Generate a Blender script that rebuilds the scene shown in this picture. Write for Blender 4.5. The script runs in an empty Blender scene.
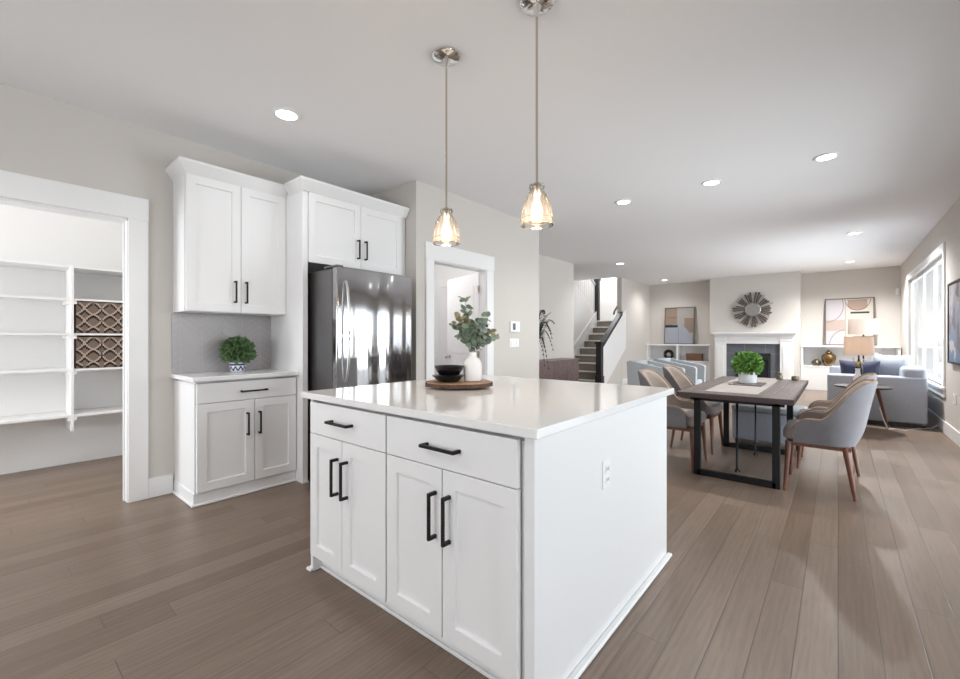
import bpy, bmesh, math, random
from mathutils import Vector, Matrix
random.seed(7)
PI = math.pi
scn = bpy.context.scene
COL = scn.collection

# ------------------------------------------------------------------ camera
F_PX = 426.7
YAW = math.atan(358 / F_PX)
cam_d = bpy.data.cameras.new('camera')
cam_d.sensor_width = 36.0
cam_d.lens = 36.0 * F_PX / 960.0
cam_d.shift_y = -1.0 / 960.0
cam_d.clip_start = 0.05
cam = bpy.data.objects.new('camera', cam_d)
cam.location = (0, 0, 1.19)
cam.rotation_euler = (PI / 2, 0, YAW)
COL.objects.link(cam)
scn.camera = cam

# ------------------------------------------------------------------ world, daylight, exposure
scn.view_settings.view_transform = 'Standard'
scn.view_settings.look = 'None'
scn.view_settings.gamma = 1.0
scn.view_settings.use_curve_mapping = False
scn.view_settings.exposure = 0.82
scn.cycles.use_denoising = True
scn.cycles.max_bounces = 10
scn.cycles.diffuse_bounces = 6
scn.cycles.transparent_max_bounces = 12
scn.cycles.sample_clamp_indirect = 6.0
scn.cycles.caustics_refractive = False
scn.cycles.caustics_reflective = False

world = bpy.data.worlds.new('overcast_sky')
scn.world = world
world.use_nodes = True
wn = world.node_tree.nodes
wbg = wn.get('Background') or wn.new('ShaderNodeBackground')
wbg.inputs[0].default_value = (0.90, 0.95, 1.0, 1)
wbg.inputs[1].default_value = 1.9


def area(name, loc, rot, sx, sy, power, col=(1, 1, 1)):
    l = bpy.data.lights.new(name, 'AREA')
    l.shape = 'RECTANGLE'
    l.size, l.size_y, l.energy, l.color = sx, sy, power, col
    o = bpy.data.objects.new(name, l)
    o.location, o.rotation_euler = loc, rot
    COL.objects.link(o)
    return o


# daylight outside the glazing, plus added fill lights at unseen openings
TILT = math.radians(3)   # lifts the window lights a little to brighten the ceiling
area('daylight_living_window', (1.75, 9.75, 1.2), (0, PI / 2 + TILT, 0), 2.2, 3.8, 125, (0.90, 0.95, 1.0))
area('daylight_dining_slider', (1.75, 4.85, 0.9), (0, PI / 2 + TILT, 0), 2.2, 3.0, 78, (0.90, 0.95, 1.0))
area('fill_kitchen_window', (1.75, 1.55, 1.15), (0, PI / 2 + TILT, 0), 2.2, 3.0, 6, (0.90, 0.95, 1.0))  # added fill through the unseen kitchen-side window
area('fill_rear_window', (-1.3, -3.8, 1.2), (PI / 2 + math.radians(24), 0, 0), 3.0, 1.8, 52, (0.92, 0.96, 1.0))  # added fill through the unseen rear window, tilted up to the ceiling
area('fill_pantry_opening', (-4.85, -1.75, 1.25), (PI / 2, 0, 0), 1.0, 1.5, 30, (0.95, 0.98, 1.0))  # added fill at an unseen opening in the pantry side wall
area('fill_stairwell', (-5.4, 11.8, 4.6), (0, 0, 0), 2.0, 2.4, 45)  # added light above the stairs, its source is out of view

# ------------------------------------------------------------------ materials
def lin(c):
    return tuple((v / 12.92 if v <= 0.04045 else ((v + 0.055) / 1.055) ** 2.4) for v in c)


def mat(name, rgb, rough=0.5, metal=0.0, spec=0.5, emit=None, estr=0.0, noise=0.0, nscale=30.0, bump=0.0, bscale=60.0, sheen=0.0, coat=0.0):
    m = bpy.data.materials.new(name)
    m.use_nodes = True
    nt = m.node_tree
    p = nt.nodes['Principled BSDF']
    p.inputs['Base Color'].default_value = (*rgb, 1)
    p.inputs['Roughness'].default_value = rough
    p.inputs['Metallic'].default_value = metal
    p.inputs['Specular IOR Level'].default_value = spec
    if sheen:
        p.inputs['Sheen Weight'].default_value = sheen
    if coat:
        p.inputs['Coat Weight'].default_value = coat
    if emit:
        p.inputs['Emission Color'].default_value = (*emit, 1)
        p.inputs['Emission Strength'].default_value = estr
    if noise or bump:
        tc = nt.nodes.new('ShaderNodeTexCoord')
        if noise:
            n = nt.nodes.new('ShaderNodeTexNoise')
            n.inputs['Scale'].default_value = nscale
            n.inputs['Detail'].default_value = 4
            nt.links.new(tc.outputs['Object'], n.inputs['Vector'])
            mx = nt.nodes.new('ShaderNodeMix')
            mx.data_type = 'RGBA'
            mx.inputs['A'].default_value = (*[max(0, c * (1 - noise)) for c in rgb], 1)
            mx.inputs['B'].default_value = (*[min(1, c * (1 + noise)) for c in rgb], 1)
            nt.links.new(n.outputs['Fac'], mx.inputs['Factor'])
            nt.links.new(mx.outputs['Result'], p.inputs['Base Color'])
        if bump:
            n2 = nt.nodes.new('ShaderNodeTexNoise')
            n2.inputs['Scale'].default_value = bscale
            n2.inputs['Detail'].default_value = 3
            nt.links.new(tc.outputs['Object'], n2.inputs['Vector'])
            b = nt.nodes.new('ShaderNodeBump')
            b.inputs['Strength'].default_value = bump
            b.inputs['Distance'].default_value = 0.01
            nt.links.new(n2.outputs['Fac'], b.inputs['Height'])
            nt.links.new(b.outputs['Normal'], p.inputs['Normal'])
    return m


class NT:
    """tiny node helper"""
    def __init__(self, m):
        self.t = m.node_tree
        self.p = self.t.nodes['Principled BSDF']

    def new(self, kind, **kw):
        n = self.t.nodes.new(kind)
        for k, v in kw.items():
            setattr(n, k, v)
        return n

    def link(self, a, b):
        self.t.links.new(a, b)

    def math(self, op, a, b=None, c=None):
        n = self.new('ShaderNodeMath', operation=op)
        for i, v in enumerate((a, b, c)):
            if v is None:
                continue
            if isinstance(v, (int, float)):
                n.inputs[i].default_value = v
            else:
                self.link(v, n.inputs[i])
        return n.outputs[0]

    def mix(self, f, a, b, blend='MIX'):
        n = self.new('ShaderNodeMix', data_type='RGBA', blend_type=blend)
        for k, v in (('Factor', f), ('A', a), ('B', b)):
            if isinstance(v, (int, float)):
                n.inputs[k].default_value = v
            elif isinstance(v, tuple):
                n.inputs[k].default_value = (*v, 1)
            else:
                self.link(v, n.inputs[k])
        return n.outputs['Result']


def wood_floor():
    m = mat('oak_plank_floor', (0.25, 0.19, 0.15), 0.42)
    g = NT(m)
    pos = g.new('ShaderNodeNewGeometry').outputs['Position']
    sep = g.new('ShaderNodeSeparateXYZ')
    g.link(pos, sep.inputs[0])
    x, y = sep.outputs[0], sep.outputs[1]
    W, L = 0.128, 1.75
    xr = g.math('DIVIDE', x, W)
    row = g.math('FLOOR', xr)
    h = g.new('ShaderNodeTexWhiteNoise', noise_dimensions='1D')
    g.link(row, h.inputs['W'])
    ys = g.math('ADD', g.math('DIVIDE', y, L), g.math('MULTIPLY', h.outputs['Value'], 7.31))
    colm = g.math('FLOOR', ys)
    cv = g.new('ShaderNodeCombineXYZ')
    g.link(row, cv.inputs[0])
    g.link(colm, cv.inputs[1])
    h2 = g.new('ShaderNodeTexWhiteNoise', noise_dimensions='2D')
    g.link(cv.outputs[0], h2.inputs['Vector'])
    # grain: stretched noise, shifted per plank
    gv = g.new('ShaderNodeCombineXYZ')
    g.link(g.math('MULTIPLY', x, 46.0), gv.inputs[0])
    g.link(g.math('MULTIPLY', y, 3.4), gv.inputs[1])
    g.link(g.math('MULTIPLY', h2.outputs['Value'], 40.0), gv.inputs[2])
    n1 = g.new('ShaderNodeTexNoise')
    n1.inputs['Scale'].default_value = 1.0
    n1.inputs['Detail'].default_value = 6
    n1.inputs['Roughness'].default_value = 0.65
    n1.inputs['Distortion'].default_value = 1.2
    g.link(gv.outputs[0], n1.inputs['Vector'])
    wv = g.new('ShaderNodeTexWave', wave_type='BANDS', bands_direction='X')
    gw = g.new('ShaderNodeCombineXYZ')
    g.link(g.math('MULTIPLY', x, 10.0), gw.inputs[0])
    g.link(g.math('MULTIPLY', y, 0.9), gw.inputs[1])
    g.link(g.math('MULTIPLY', h2.outputs['Value'], 23.0), gw.inputs[2])
    wv.inputs['Scale'].default_value = 1.1
    wv.inputs['Distortion'].default_value = 9.0
    wv.inputs['Detail'].default_value = 2.0
    g.link(gw.outputs[0], wv.inputs['Vector'])
    base = g.mix(h2.outputs['Value'], (0.160, 0.111, 0.079), (0.215, 0.157, 0.119))
    gf = g.math('ADD', g.math('MULTIPLY', n1.outputs['Fac'], 0.88), g.math('MULTIPLY', wv.outputs['Fac'], 0.12))
    mr = g.new('ShaderNodeMapRange')
    mr.inputs['From Min'].default_value = 0.3
    mr.inputs['From Max'].default_value = 0.7
    mr.inputs['To Min'].default_value = 0.78
    mr.inputs['To Max'].default_value = 1.16
    g.link(gf, mr.inputs['Value'])
    c2 = g.mix(1.0, base, mr.outputs[0], 'MULTIPLY')
    # seams
    fx = g.math('FRACT', xr)
    dx = g.math('MULTIPLY', g.math('MINIMUM', fx, g.math('SUBTRACT', 1.0, fx)), W)
    fy = g.math('FRACT', ys)
    dy = g.math('MULTIPLY', g.math('MINIMUM', fy, g.math('SUBTRACT', 1.0, fy)), L)
    d = g.math('MINIMUM', dx, dy)
    seam = g.new('ShaderNodeMapRange')
    seam.inputs['From Min'].default_value = 0.0006
    seam.inputs['From Max'].default_value = 0.0026
    g.link(d, seam.inputs['Value'])
    c3 = g.mix(seam.outputs[0], (0.10, 0.075, 0.06), c2)
    g.link(c3, g.p.inputs['Base Color'])
    bp = g.new('ShaderNodeBump')
    bp.inputs['Strength'].default_value = 0.35
    bp.inputs['Distance'].default_value = 0.004
    hsum = g.math('ADD', g.math('MULTIPLY', gf, 0.35), seam.outputs[0])
    g.link(hsum, bp.inputs['Height'])
    g.link(bp.outputs['Normal'], g.p.inputs['Normal'])
    rr = g.math('ADD', 0.27, g.math('MULTIPLY', gf, 0.16))
    g.link(rr, g.p.inputs['Roughness'])
    return m


def stained_wood(name, a, b, scale=(1, 12, 12), rough=0.45):
    m = mat(name, a, rough)
    g = NT(m)
    tc = g.new('ShaderNodeTexCoord')
    mp = g.new('ShaderNodeMapping')
    mp.inputs['Scale'].default_value = scale
    g.link(tc.outputs['Object'], mp.inputs['Vector'])
    n = g.new('ShaderNodeTexNoise')
    n.inputs['Scale'].default_value = 3.0
    n.inputs['Detail'].default_value = 6
    n.inputs['Distortion'].default_value = 1.5
    g.link(mp.outputs[0], n.inputs['Vector'])
    mr = g.new('ShaderNodeMapRange')
    mr.inputs['From Min'].default_value = 0.3
    mr.inputs['From Max'].default_value = 0.7
    g.link(n.outputs['Fac'], mr.inputs['Value'])
    g.link(g.mix(mr.outputs[0], a, b), g.p.inputs['Base Color'])
    return m


def steel():
    m = mat('brushed_stainless', (0.46, 0.46, 0.47), 0.11, 1.0)
    g = NT(m)
    tc = g.new('ShaderNodeTexCoord')
    mp = g.new('ShaderNodeMapping')
    mp.inputs['Scale'].default_value = (1, 5.0, 0.15)
    g.link(tc.outputs['Object'], mp.inputs['Vector'])
    n = g.new('ShaderNodeTexNoise')
    n.inputs['Scale'].default_value = 1.3
    n.inputs['Detail'].default_value = 0.6
    g.link(mp.outputs[0], n.inputs['Vector'])
    b = g.new('ShaderNodeBump')
    b.inputs['Strength'].default_value = 0.8
    b.inputs['Distance'].default_value = 0.03
    g.link(n.outputs['Fac'], b.inputs['Height'])
    g.link(b.outputs['Normal'], g.p.inputs['Normal'])
    return m


def tile_herringbone():
    """grey-lilac tile set in zig-zag columns (on a wall facing +X)"""
    m = mat('herringbone_tile', (0.42, 0.41, 0.42), 0.25)
    g = NT(m)
    pos = g.new('ShaderNodeNewGeometry').outputs['Position']
    sep = g.new('ShaderNodeSeparateXYZ')
    g.link(pos, sep.inputs[0])
    y, z = sep.outputs[1], sep.outputs[2]
    P = 0.15
    fy = g.math('FRACT', g.math('DIVIDE', y, P * 2))
    tri = g.math('MULTIPLY', g.math('ABSOLUTE', g.math('SUBTRACT', fy, 0.5)), 2 * P)
    v = g.math('ADD', z, g.math('MULTIPLY', tri, 0.75))
    fz = g.math('FRACT', g.math('DIVIDE', v, 0.052))
    d1 = g.math('MULTIPLY', g.math('MINIMUM', fz, g.math('SUBTRACT', 1.0, fz)), 0.052)
    f2 = g.math('FRACT', g.math('DIVIDE', y, P))
    d2 = g.math('MULTIPLY', g.math('MINIMUM', f2, g.math('SUBTRACT', 1.0, f2)), P)
    d = g.math('MINIMUM', d1, d2)
    mr = g.new('ShaderNodeMapRange')
    mr.inputs['From Min'].default_value = 0.001
    mr.inputs['From Max'].default_value = 0.003
    g.link(d, mr.inputs['Value'])
    g.link(g.mix(mr.outputs[0], (0.50, 0.49, 0.49), (0.40, 0.385, 0.395)), g.p.inputs['Base Color'])
    b = g.new('ShaderNodeBump')
    b.inputs['Strength'].default_value = 0.4
    b.inputs['Distance'].default_value = 0.003
    g.link(mr.outputs[0], b.inputs['Height'])
    g.link(b.outputs['Normal'], g.p.inputs['Normal'])
    return m


def slate_tile():
    m = mat('slate_surround_tile', (0.09, 0.10, 0.115), 0.4)
    g = NT(m)
    pos = g.new('ShaderNodeNewGeometry').outputs['Position']
    sep = g.new('ShaderNodeSeparateXYZ')
    g.link(pos, sep.inputs[0])
    x, z = sep.outputs[0], sep.outputs[2]
    fx = g.math('FRACT', g.math('DIVIDE', g.math('ADD', x, 1.785), 0.43))
    fz = g.math('FRACT', g.math('DIVIDE', g.math('ADD', z, -0.82), 0.43))
    d = g.math('MINIMUM', g.math('MINIMUM', fx, g.math('SUBTRACT', 1.0, fx)), g.math('MINIMUM', fz, g.math('SUBTRACT', 1.0, fz)))
    st = g.math('GREATER_THAN', d, 0.009)
    n = g.new('ShaderNodeTexNoise')
    n.inputs['Scale'].default_value = 7
    n.inputs['Detail'].default_value = 5
    g.link(pos, n.inputs['Vector'])
    c = g.mix(n.outputs['Fac'], (0.075, 0.085, 0.10), (0.125, 0.135, 0.15))
    g.link(g.mix(st, (0.24, 0.25, 0.27), c), g.p.inputs['Base Color'])
    return m


def art_mat(name, which):
    """abstract painting, drawn with object coordinates in 0..1 across the canvas"""
    m = mat(name, (0.6, 0.55, 0.5), 0.7)
    g = NT(m)
    tc = g.new('ShaderNodeTexCoord')
    sep = g.new('ShaderNodeSeparateXYZ')
    g.link(tc.outputs['Generated'], sep.inputs[0])
    if which == 'river':
        u, v = sep.outputs[1], sep.outputs[2]
    else:
        u, v = sep.outputs[0], sep.outputs[2]

    def box(u0, u1, v0, v1):
        a = g.math('MULTIPLY', g.math('GREATER_THAN', u, u0), g.math('LESS_THAN', u, u1))
        b = g.math('MULTIPLY', g.math('GREATER_THAN', v, v0), g.math('LESS_THAN', v, v1))
        return g.math('MULTIPLY', a, b)

    def disc(cu, cv, r, squash=1.0):
        du = g.math('SUBTRACT', u, cu)
        dv = g.math('MULTIPLY', g.math('SUBTRACT', v, cv), squash)
        return g.math('SQRT', g.math('ADD', g.math('MULTIPLY', du, du), g.math('MULTIPLY', dv, dv)))

    def ring(cu, cv, r, w, squash=1.0):
        return g.math('LESS_THAN', g.math('ABSOLUTE', g.math('SUBTRACT', disc(cu, cv, r, squash), r)), w)

    if which == 'boulder':
        c = g.mix(box(0, 0.42, 0.52, 1), (0.30, 0.285, 0.26), (0.235, 0.175, 0.135))
        c = g.mix(box(0.68, 1, 0.3, 0.70), c, (0.22, 0.16, 0.125))
        c = g.mix(box(0.02, 0.42, 0.715, 0.745), c, (0.22, 0.11, 0.07))
        c = g.mix(box(0.66, 0.98, 0.685, 0.71), c, (0.25, 0.13, 0.09))
        c = g.mix(g.math('LESS_THAN', disc(0.38, 0.05, 0.0, 1.15), 0.56), c, (0.29, 0.31, 0.36))
        c = g.mix(box(0.0, 0.45, 0.45, 0.52), c, (0.012, 0.012, 0.014))
        c = g.mix(box(0.475, 0.49, 0.0, 0.44), c, (0.16, 0.15, 0.16))
        c = g.mix(box(0.60, 0.61, 0.0, 0.5), c, (0.28, 0.24, 0.24))
    elif which == 'curves':
        c = g.mix(box(0, 0.42, 0.0, 1), (0.45, 0.42, 0.38), (0.42, 0.40, 0.42))
        c = g.mix(box(0, 0.42, 0.3, 0.54), c, (0.37, 0.30, 0.265))
        c = g.mix(g.math('MULTIPLY', box(0.47, 0.88, 0.76, 0.98), g.math('LESS_THAN', disc(0.68, 1.0, 0, 1.0), 0.27)), c, (0.28, 0.20, 0.155))
        c = g.mix(g.math('MULTIPLY', ring(0.68, 1.02, 0.27, 0.008), g.math('LESS_THAN', v, 0.985)), c, (0.16, 0.10, 0.08))
        c = g.mix(g.math('MULTIPLY', ring(0.02, 0.86, 0.36, 0.008, 1.0), box(0, 0.42, 0.4, 1)), c, (0.22, 0.17, 0.16))
        c = g.mix(g.math('MULTIPLY', ring(0.42, -0.02, 0.34, 0.008, 1.0), box(0.05, 0.42, 0, 1)), c, (0.22, 0.17, 0.16))
        c = g.mix(box(0.53, 0.92, 0.675, 0.715), c, (0.012, 0.01, 0.01))
        c = g.mix(box(0.415, 0.43, 0, 1), c, (0.30, 0.25, 0.22))
    else:
        n = g.new('ShaderNodeTexNoise')
        n.inputs['Scale'].default_value = 3.2
        n.inputs['Detail'].default_value = 5
        g.link(tc.outputs['Generated'], n.inputs['Vector'])
        c = g.mix(v, (0.14, 0.22, 0.36), (0.40, 0.37, 0.40))
        c = g.mix(g.math('GREATER_THAN', n.outputs['Fac'], 0.56), c, (0.19, 0.17, 0.20))
        c = g.mix(g.math('LESS_THAN', n.outputs['Fac'], 0.42), c, (0.50, 0.46, 0.47))
    g.link(c, g.p.inputs['Base Color'])
    return m


def thin_glass(name, tint, refl=0.10, rough=0.02, frost=0.0):
    m = bpy.data.materials.new(name)
    m.use_nodes = True
    nt = m.node_tree
    nt.nodes.remove(nt.nodes['Principled BSDF'])
    out = nt.nodes['Material Output']
    t = nt.nodes.new('ShaderNodeBsdfTransparent')
    t.inputs[0].default_value = (*tint, 1)
    gl = nt.nodes.new('ShaderNodeBsdfGlossy')
    gl.inputs['Roughness'].default_value = rough
    fr = nt.nodes.new('ShaderNodeLayerWeight')
    fr.inputs['Blend'].default_value = 0.25
    ad = nt.nodes.new('ShaderNodeMath')
    ad.operation = 'MULTIPLY_ADD'
    ad.inputs[1].default_value = 0.75
    ad.inputs[2].default_value = refl * 0.4
    ad.use_clamp = True
    nt.links.new(fr.outputs['Fresnel'], ad.inputs[0])
    mx = nt.nodes.new('ShaderNodeMixShader')
    nt.links.new(ad.outputs[0], mx.inputs[0])
    body = t.outputs[0]
    if frost:
        tl = nt.nodes.new('ShaderNodeBsdfTranslucent')
        tl.inputs[0].default_value = (0.95, 0.90, 0.84, 1)
        m2 = nt.nodes.new('ShaderNodeMixShader')
        m2.inputs[0].default_value = frost
        nt.links.new(t.outputs[0], m2.inputs[1])
        nt.links.new(tl.outputs[0], m2.inputs[2])
        body = m2.outputs[0]
    nt.links.new(body, mx.inputs[1])
    nt.links.new(gl.outputs[0], mx.inputs[2])
    nt.links.new(mx.outputs[0], out.inputs[0])
    return m


def shade_fabric():
    m = bpy.data.materials.new('lampshade_linen')
    m.use_nodes = True
    nt = m.node_tree
    nt.nodes.remove(nt.nodes['Principled BSDF'])
    d = nt.nodes.new('ShaderNodeBsdfDiffuse')
    d.inputs[0].default_value = (0.80, 0.77, 0.73, 1)
    t = nt.nodes.new('ShaderNodeBsdfTranslucent')
    t.inputs[0].default_value = (0.72, 0.62, 0.52, 1)
    mx = nt.nodes.new('ShaderNodeMixShader')
    mx.inputs[0].default_value = 0.42
    nt.links.new(d.outputs[0], mx.inputs[1])
    nt.links.new(t.outputs[0], mx.inputs[2])
    nt.links.new(mx.outputs[0], nt.nodes['Material Output'].inputs[0])
    return m


M = dict(
    wall=mat('greige_wall_paint', (0.595, 0.565, 0.53), 0.75, spec=0.25, bump=0.03, bscale=220),
    ceil=mat('ceiling_paint', (0.84, 0.84, 0.845), 0.85, spec=0.2),
    white=mat('white_trim_paint', (0.80, 0.80, 0.80), 0.38),
    cab=mat('white_cabinet_paint', (0.80, 0.80, 0.805), 0.33),
    pantry=mat('pantry_white_paint', (0.78, 0.775, 0.77), 0.6),
    door=mat('door_paint', (0.76, 0.75, 0.77), 0.4),
    floor=wood_floor(),
    quartz=mat('white_quartz', (0.82, 0.82, 0.815), 0.09, spec=0.6, noise=0.02, nscale=90),
    steel=steel(),
    satin=mat('satin_steel', (0.62, 0.62, 0.63), 0.3, 1.0),
    steel_side=mat('fridge_side_grey', (0.13, 0.125, 0.125), 0.42, 0.6),
    chrome=mat('polished_chrome', (0.80, 0.79, 0.77), 0.08, 1.0),
    nickel=mat('brushed_nickel', (0.60, 0.53, 0.46), 0.22, 1.0),
    black=mat('matte_black_metal', (0.007, 0.007, 0.008), 0.5, spec=0.3),
    black_wood=mat('black_stained_wood', (0.018, 0.018, 0.022), 0.38),
    black_glaze=mat('black_glazed_ceramic', (0.006, 0.006, 0.007), 0.25, spec=0.35),
    gap=mat('shadow_gap_void', (0.02, 0.02, 0.02), 0.9),
    tile=tile_herringbone(),
    slate=slate_tile(),
    carpet=mat('taupe_stair_carpet', (0.29, 0.255, 0.225), 0.95, spec=0.1, noise=0.25, nscale=70, bump=0.3, bscale=180),
    walnut=stained_wood('walnut_legs', (0.10, 0.038, 0.022), (0.20, 0.08, 0.048), (9, 9, 1.2)),
    tabletop=stained_wood('weathered_tabletop_wood', (0.075, 0.052, 0.047), (0.17, 0.145, 0.14), (14, 1.3, 14), 0.36),
    edgewood=stained_wood('dark_edge_wood', (0.035, 0.02, 0.019), (0.06, 0.038, 0.036), (3, 3, 14)),
    sidewood=stained_wood('sideboard_wood', (0.115, 0.075, 0.07), (0.21, 0.15, 0.145), (6, 6, 5)),
    slab=stained_wood('live_edge_slab_wood', (0.30, 0.17, 0.09), (0.55, 0.37, 0.24), (10, 10, 10), 0.55),
    bark=mat('dark_bark', (0.10, 0.055, 0.035), 0.9, noise=0.5, nscale=60, bump=0.8, bscale=90),
    boxwood=stained_wood('carved_box_wood', (0.12, 0.06, 0.035), (0.24, 0.13, 0.08), (12, 12, 30)),
    velvet=mat('grey_blue_velvet', (0.17, 0.165, 0.178), 0.85, spec=0.2, noise=0.2, nscale=9, sheen=0.15),
    lining=mat('tan_chair_lining', (0.27, 0.22, 0.185), 0.85, spec=0.2, noise=0.08, nscale=12, sheen=0.25),
    cushion=mat('taupe_seat_cushion', (0.33, 0.29, 0.28), 0.9, spec=0.2, sheen=0.2),
    piping=mat('tan_piping', (0.25, 0.18, 0.13), 0.8),
    sofa=mat('light_blue_grey_fabric', (0.37, 0.40, 0.46), 0.92, spec=0.15, noise=0.10, nscale=45, bump=0.1, bscale=260),
    armch=mat('pale_blue_fabric', (0.40, 0.425, 0.45), 0.92, spec=0.15, noise=0.08, nscale=40),
    navy=mat('navy_cushion_fabric', (0.035, 0.040, 0.085), 0.85, noise=0.35, nscale=14, sheen=0.3),
    runner=mat('oatmeal_runner_linen', (0.36, 0.33, 0.31), 0.95, spec=0.1, noise=0.10, nscale=90, bump=0.2, bscale=300),
    placemat=mat('grey_linen', (0.30, 0.29, 0.29), 0.95, spec=0.1, noise=0.1, nscale=90),
    leaf=mat('boxwood_leaf_green', (0.095, 0.175, 0.065), 0.45, noise=0.75, nscale=45),
    leaf2=mat('bright_boxwood_leaf', (0.10, 0.235, 0.035), 0.45, noise=0.75, nscale=35),
    euca=mat('eucalyptus_leaf', (0.15, 0.22, 0.155), 0.6, noise=0.45, nscale=16),
    euca2=mat('dry_eucalyptus_leaf', (0.24, 0.22, 0.13), 0.6, noise=0.4, nscale=16),
    euca3=mat('pale_eucalyptus_leaf', (0.24, 0.30, 0.25), 0.6, noise=0.35, nscale=16),
    stem=mat('plant_stem', (0.10, 0.085, 0.045), 0.7),
    palm=mat('dark_palm_leaf', (0.028, 0.042, 0.022), 0.55, noise=0.4, nscale=12),
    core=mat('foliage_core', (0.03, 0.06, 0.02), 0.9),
    ceramic=mat('white_ceramic', (0.83, 0.825, 0.815), 0.35),
    marble=mat('marbled_pot', (0.60, 0.61, 0.62), 0.4, noise=0.22, nscale=16),
    bronze=mat('bronze_glaze', (0.24, 0.16, 0.075), 0.22, 0.85, noise=0.25, nscale=14),
    darkpot=mat('olive_metal_pot', (0.13, 0.11, 0.075), 0.3, 0.7),
    frame=mat('grey_brown_frame', (0.13, 0.10, 0.085), 0.5),
    mirror=mat('aged_mirror', (0.30, 0.29, 0.28), 0.4, 0.7, noise=0.3, nscale=60),
    drift=stained_wood('driftwood_rays', (0.055, 0.045, 0.04), (0.20, 0.17, 0.15), (9, 9, 9), 0.6),
    drift2=mat('whitewashed_ray', (0.45, 0.42, 0.39), 0.6, noise=0.2, nscale=20),
    plastic=mat('white_plastic', (0.84, 0.84, 0.84), 0.3),
    screen=mat('dark_display', (0.05, 0.055, 0.06), 0.2),
    firebox=mat('black_firebox_metal', (0.014, 0.015, 0.018), 0.35),
    fireglass=mat('dark_firebox_glass', (0.012, 0.014, 0.018), 0.06),
    basket=mat('brown_basket', (0.165, 0.115, 0.09), 0.7, noise=0.35, nscale=9),
    basketdark=mat('dark_basket_slots', (0.018, 0.012, 0.010), 0.9),
    basketedge=mat('pale_basket_band', (0.42, 0.33, 0.26), 0.6),
    glasswin=thin_glass('window_glass', (0.97, 0.98, 0.98)),
    glassshade=thin_glass('glow_tinted_glass', (0.985, 0.955, 0.91), 0.20, frost=0.06),  # warm tint puts the bulb's glow into the clear glass colour
    glassrim=thin_glass('thick_glass_rim', (0.92, 0.90, 0.88), 0.6, frost=0.15),
    bulb=mat('warm_bulb', (1, 0.8, 0.55), 0.3, emit=(1.0, 0.62, 0.30), estr=7.0),
    led=mat('recessed_lens', (1, 1, 1), 0.4, emit=(1.0, 0.97, 0.92), estr=9.0),
    shade=shade_fabric(),
    bulb2=mat('lamp_bulb', (1, 0.8, 0.6), 0.3, emit=(1.0, 0.66, 0.40), estr=26.0),
    flower=mat('cream_petals', (0.72, 0.60, 0.36), 0.7, noise=0.2, nscale=60),
    fence=mat('pale_fence_boards', (0.62, 0.62, 0.62), 0.8),
    bluepot=None,
)


def blue_pot():
    m = mat('blue_and_white_ceramic', (0.8, 0.8, 0.8), 0.2)
    g = NT(m)
    tc = g.new('ShaderNodeTexCoord')
    sep = g.new('ShaderNodeSeparateXYZ')
    g.link(tc.outputs['Object'], sep.inputs[0])
    ang = g.math('ARCTAN2', sep.outputs[1], sep.outputs[0])
    z = sep.outputs[2]
    tri = g.math('ABSOLUTE', g.math('SUBTRACT', g.math('FRACT', g.math('MULTIPLY', ang, 10 / (2 * PI))), 0.5))
    zz = g.math('DIVIDE', g.math('SUBTRACT', z, 0.012), 0.034)
    f = g.math('LESS_THAN', g.math('ABSOLUTE', g.math('SUBTRACT', zz, g.math('MULTIPLY', tri, 2.0))), 0.32)
    inb = g.math('MULTIPLY', g.math('GREATER_THAN', z, 0.010), g.math('LESS_THAN', z, 0.05))
    f = g.math('MULTIPLY', f, inb)
    b2 = g.math('MULTIPLY', g.math('GREATER_THAN', z, 0.053), g.math('LESS_THAN', z, 0.066))
    f = g.math('MAXIMUM', f, b2)
    g.link(g.mix(f, (0.74, 0.75, 0.77), (0.045, 0.065, 0.20)), g.p.inputs['Base Color'])
    return m


M['bluepot'] = blue_pot()

# ------------------------------------------------------------------ mesh helpers
def world_loc(o):
    v = Vector((0, 0, 0))
    while o is not None:
        v += o.location
        o = o.parent
    return v


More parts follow.
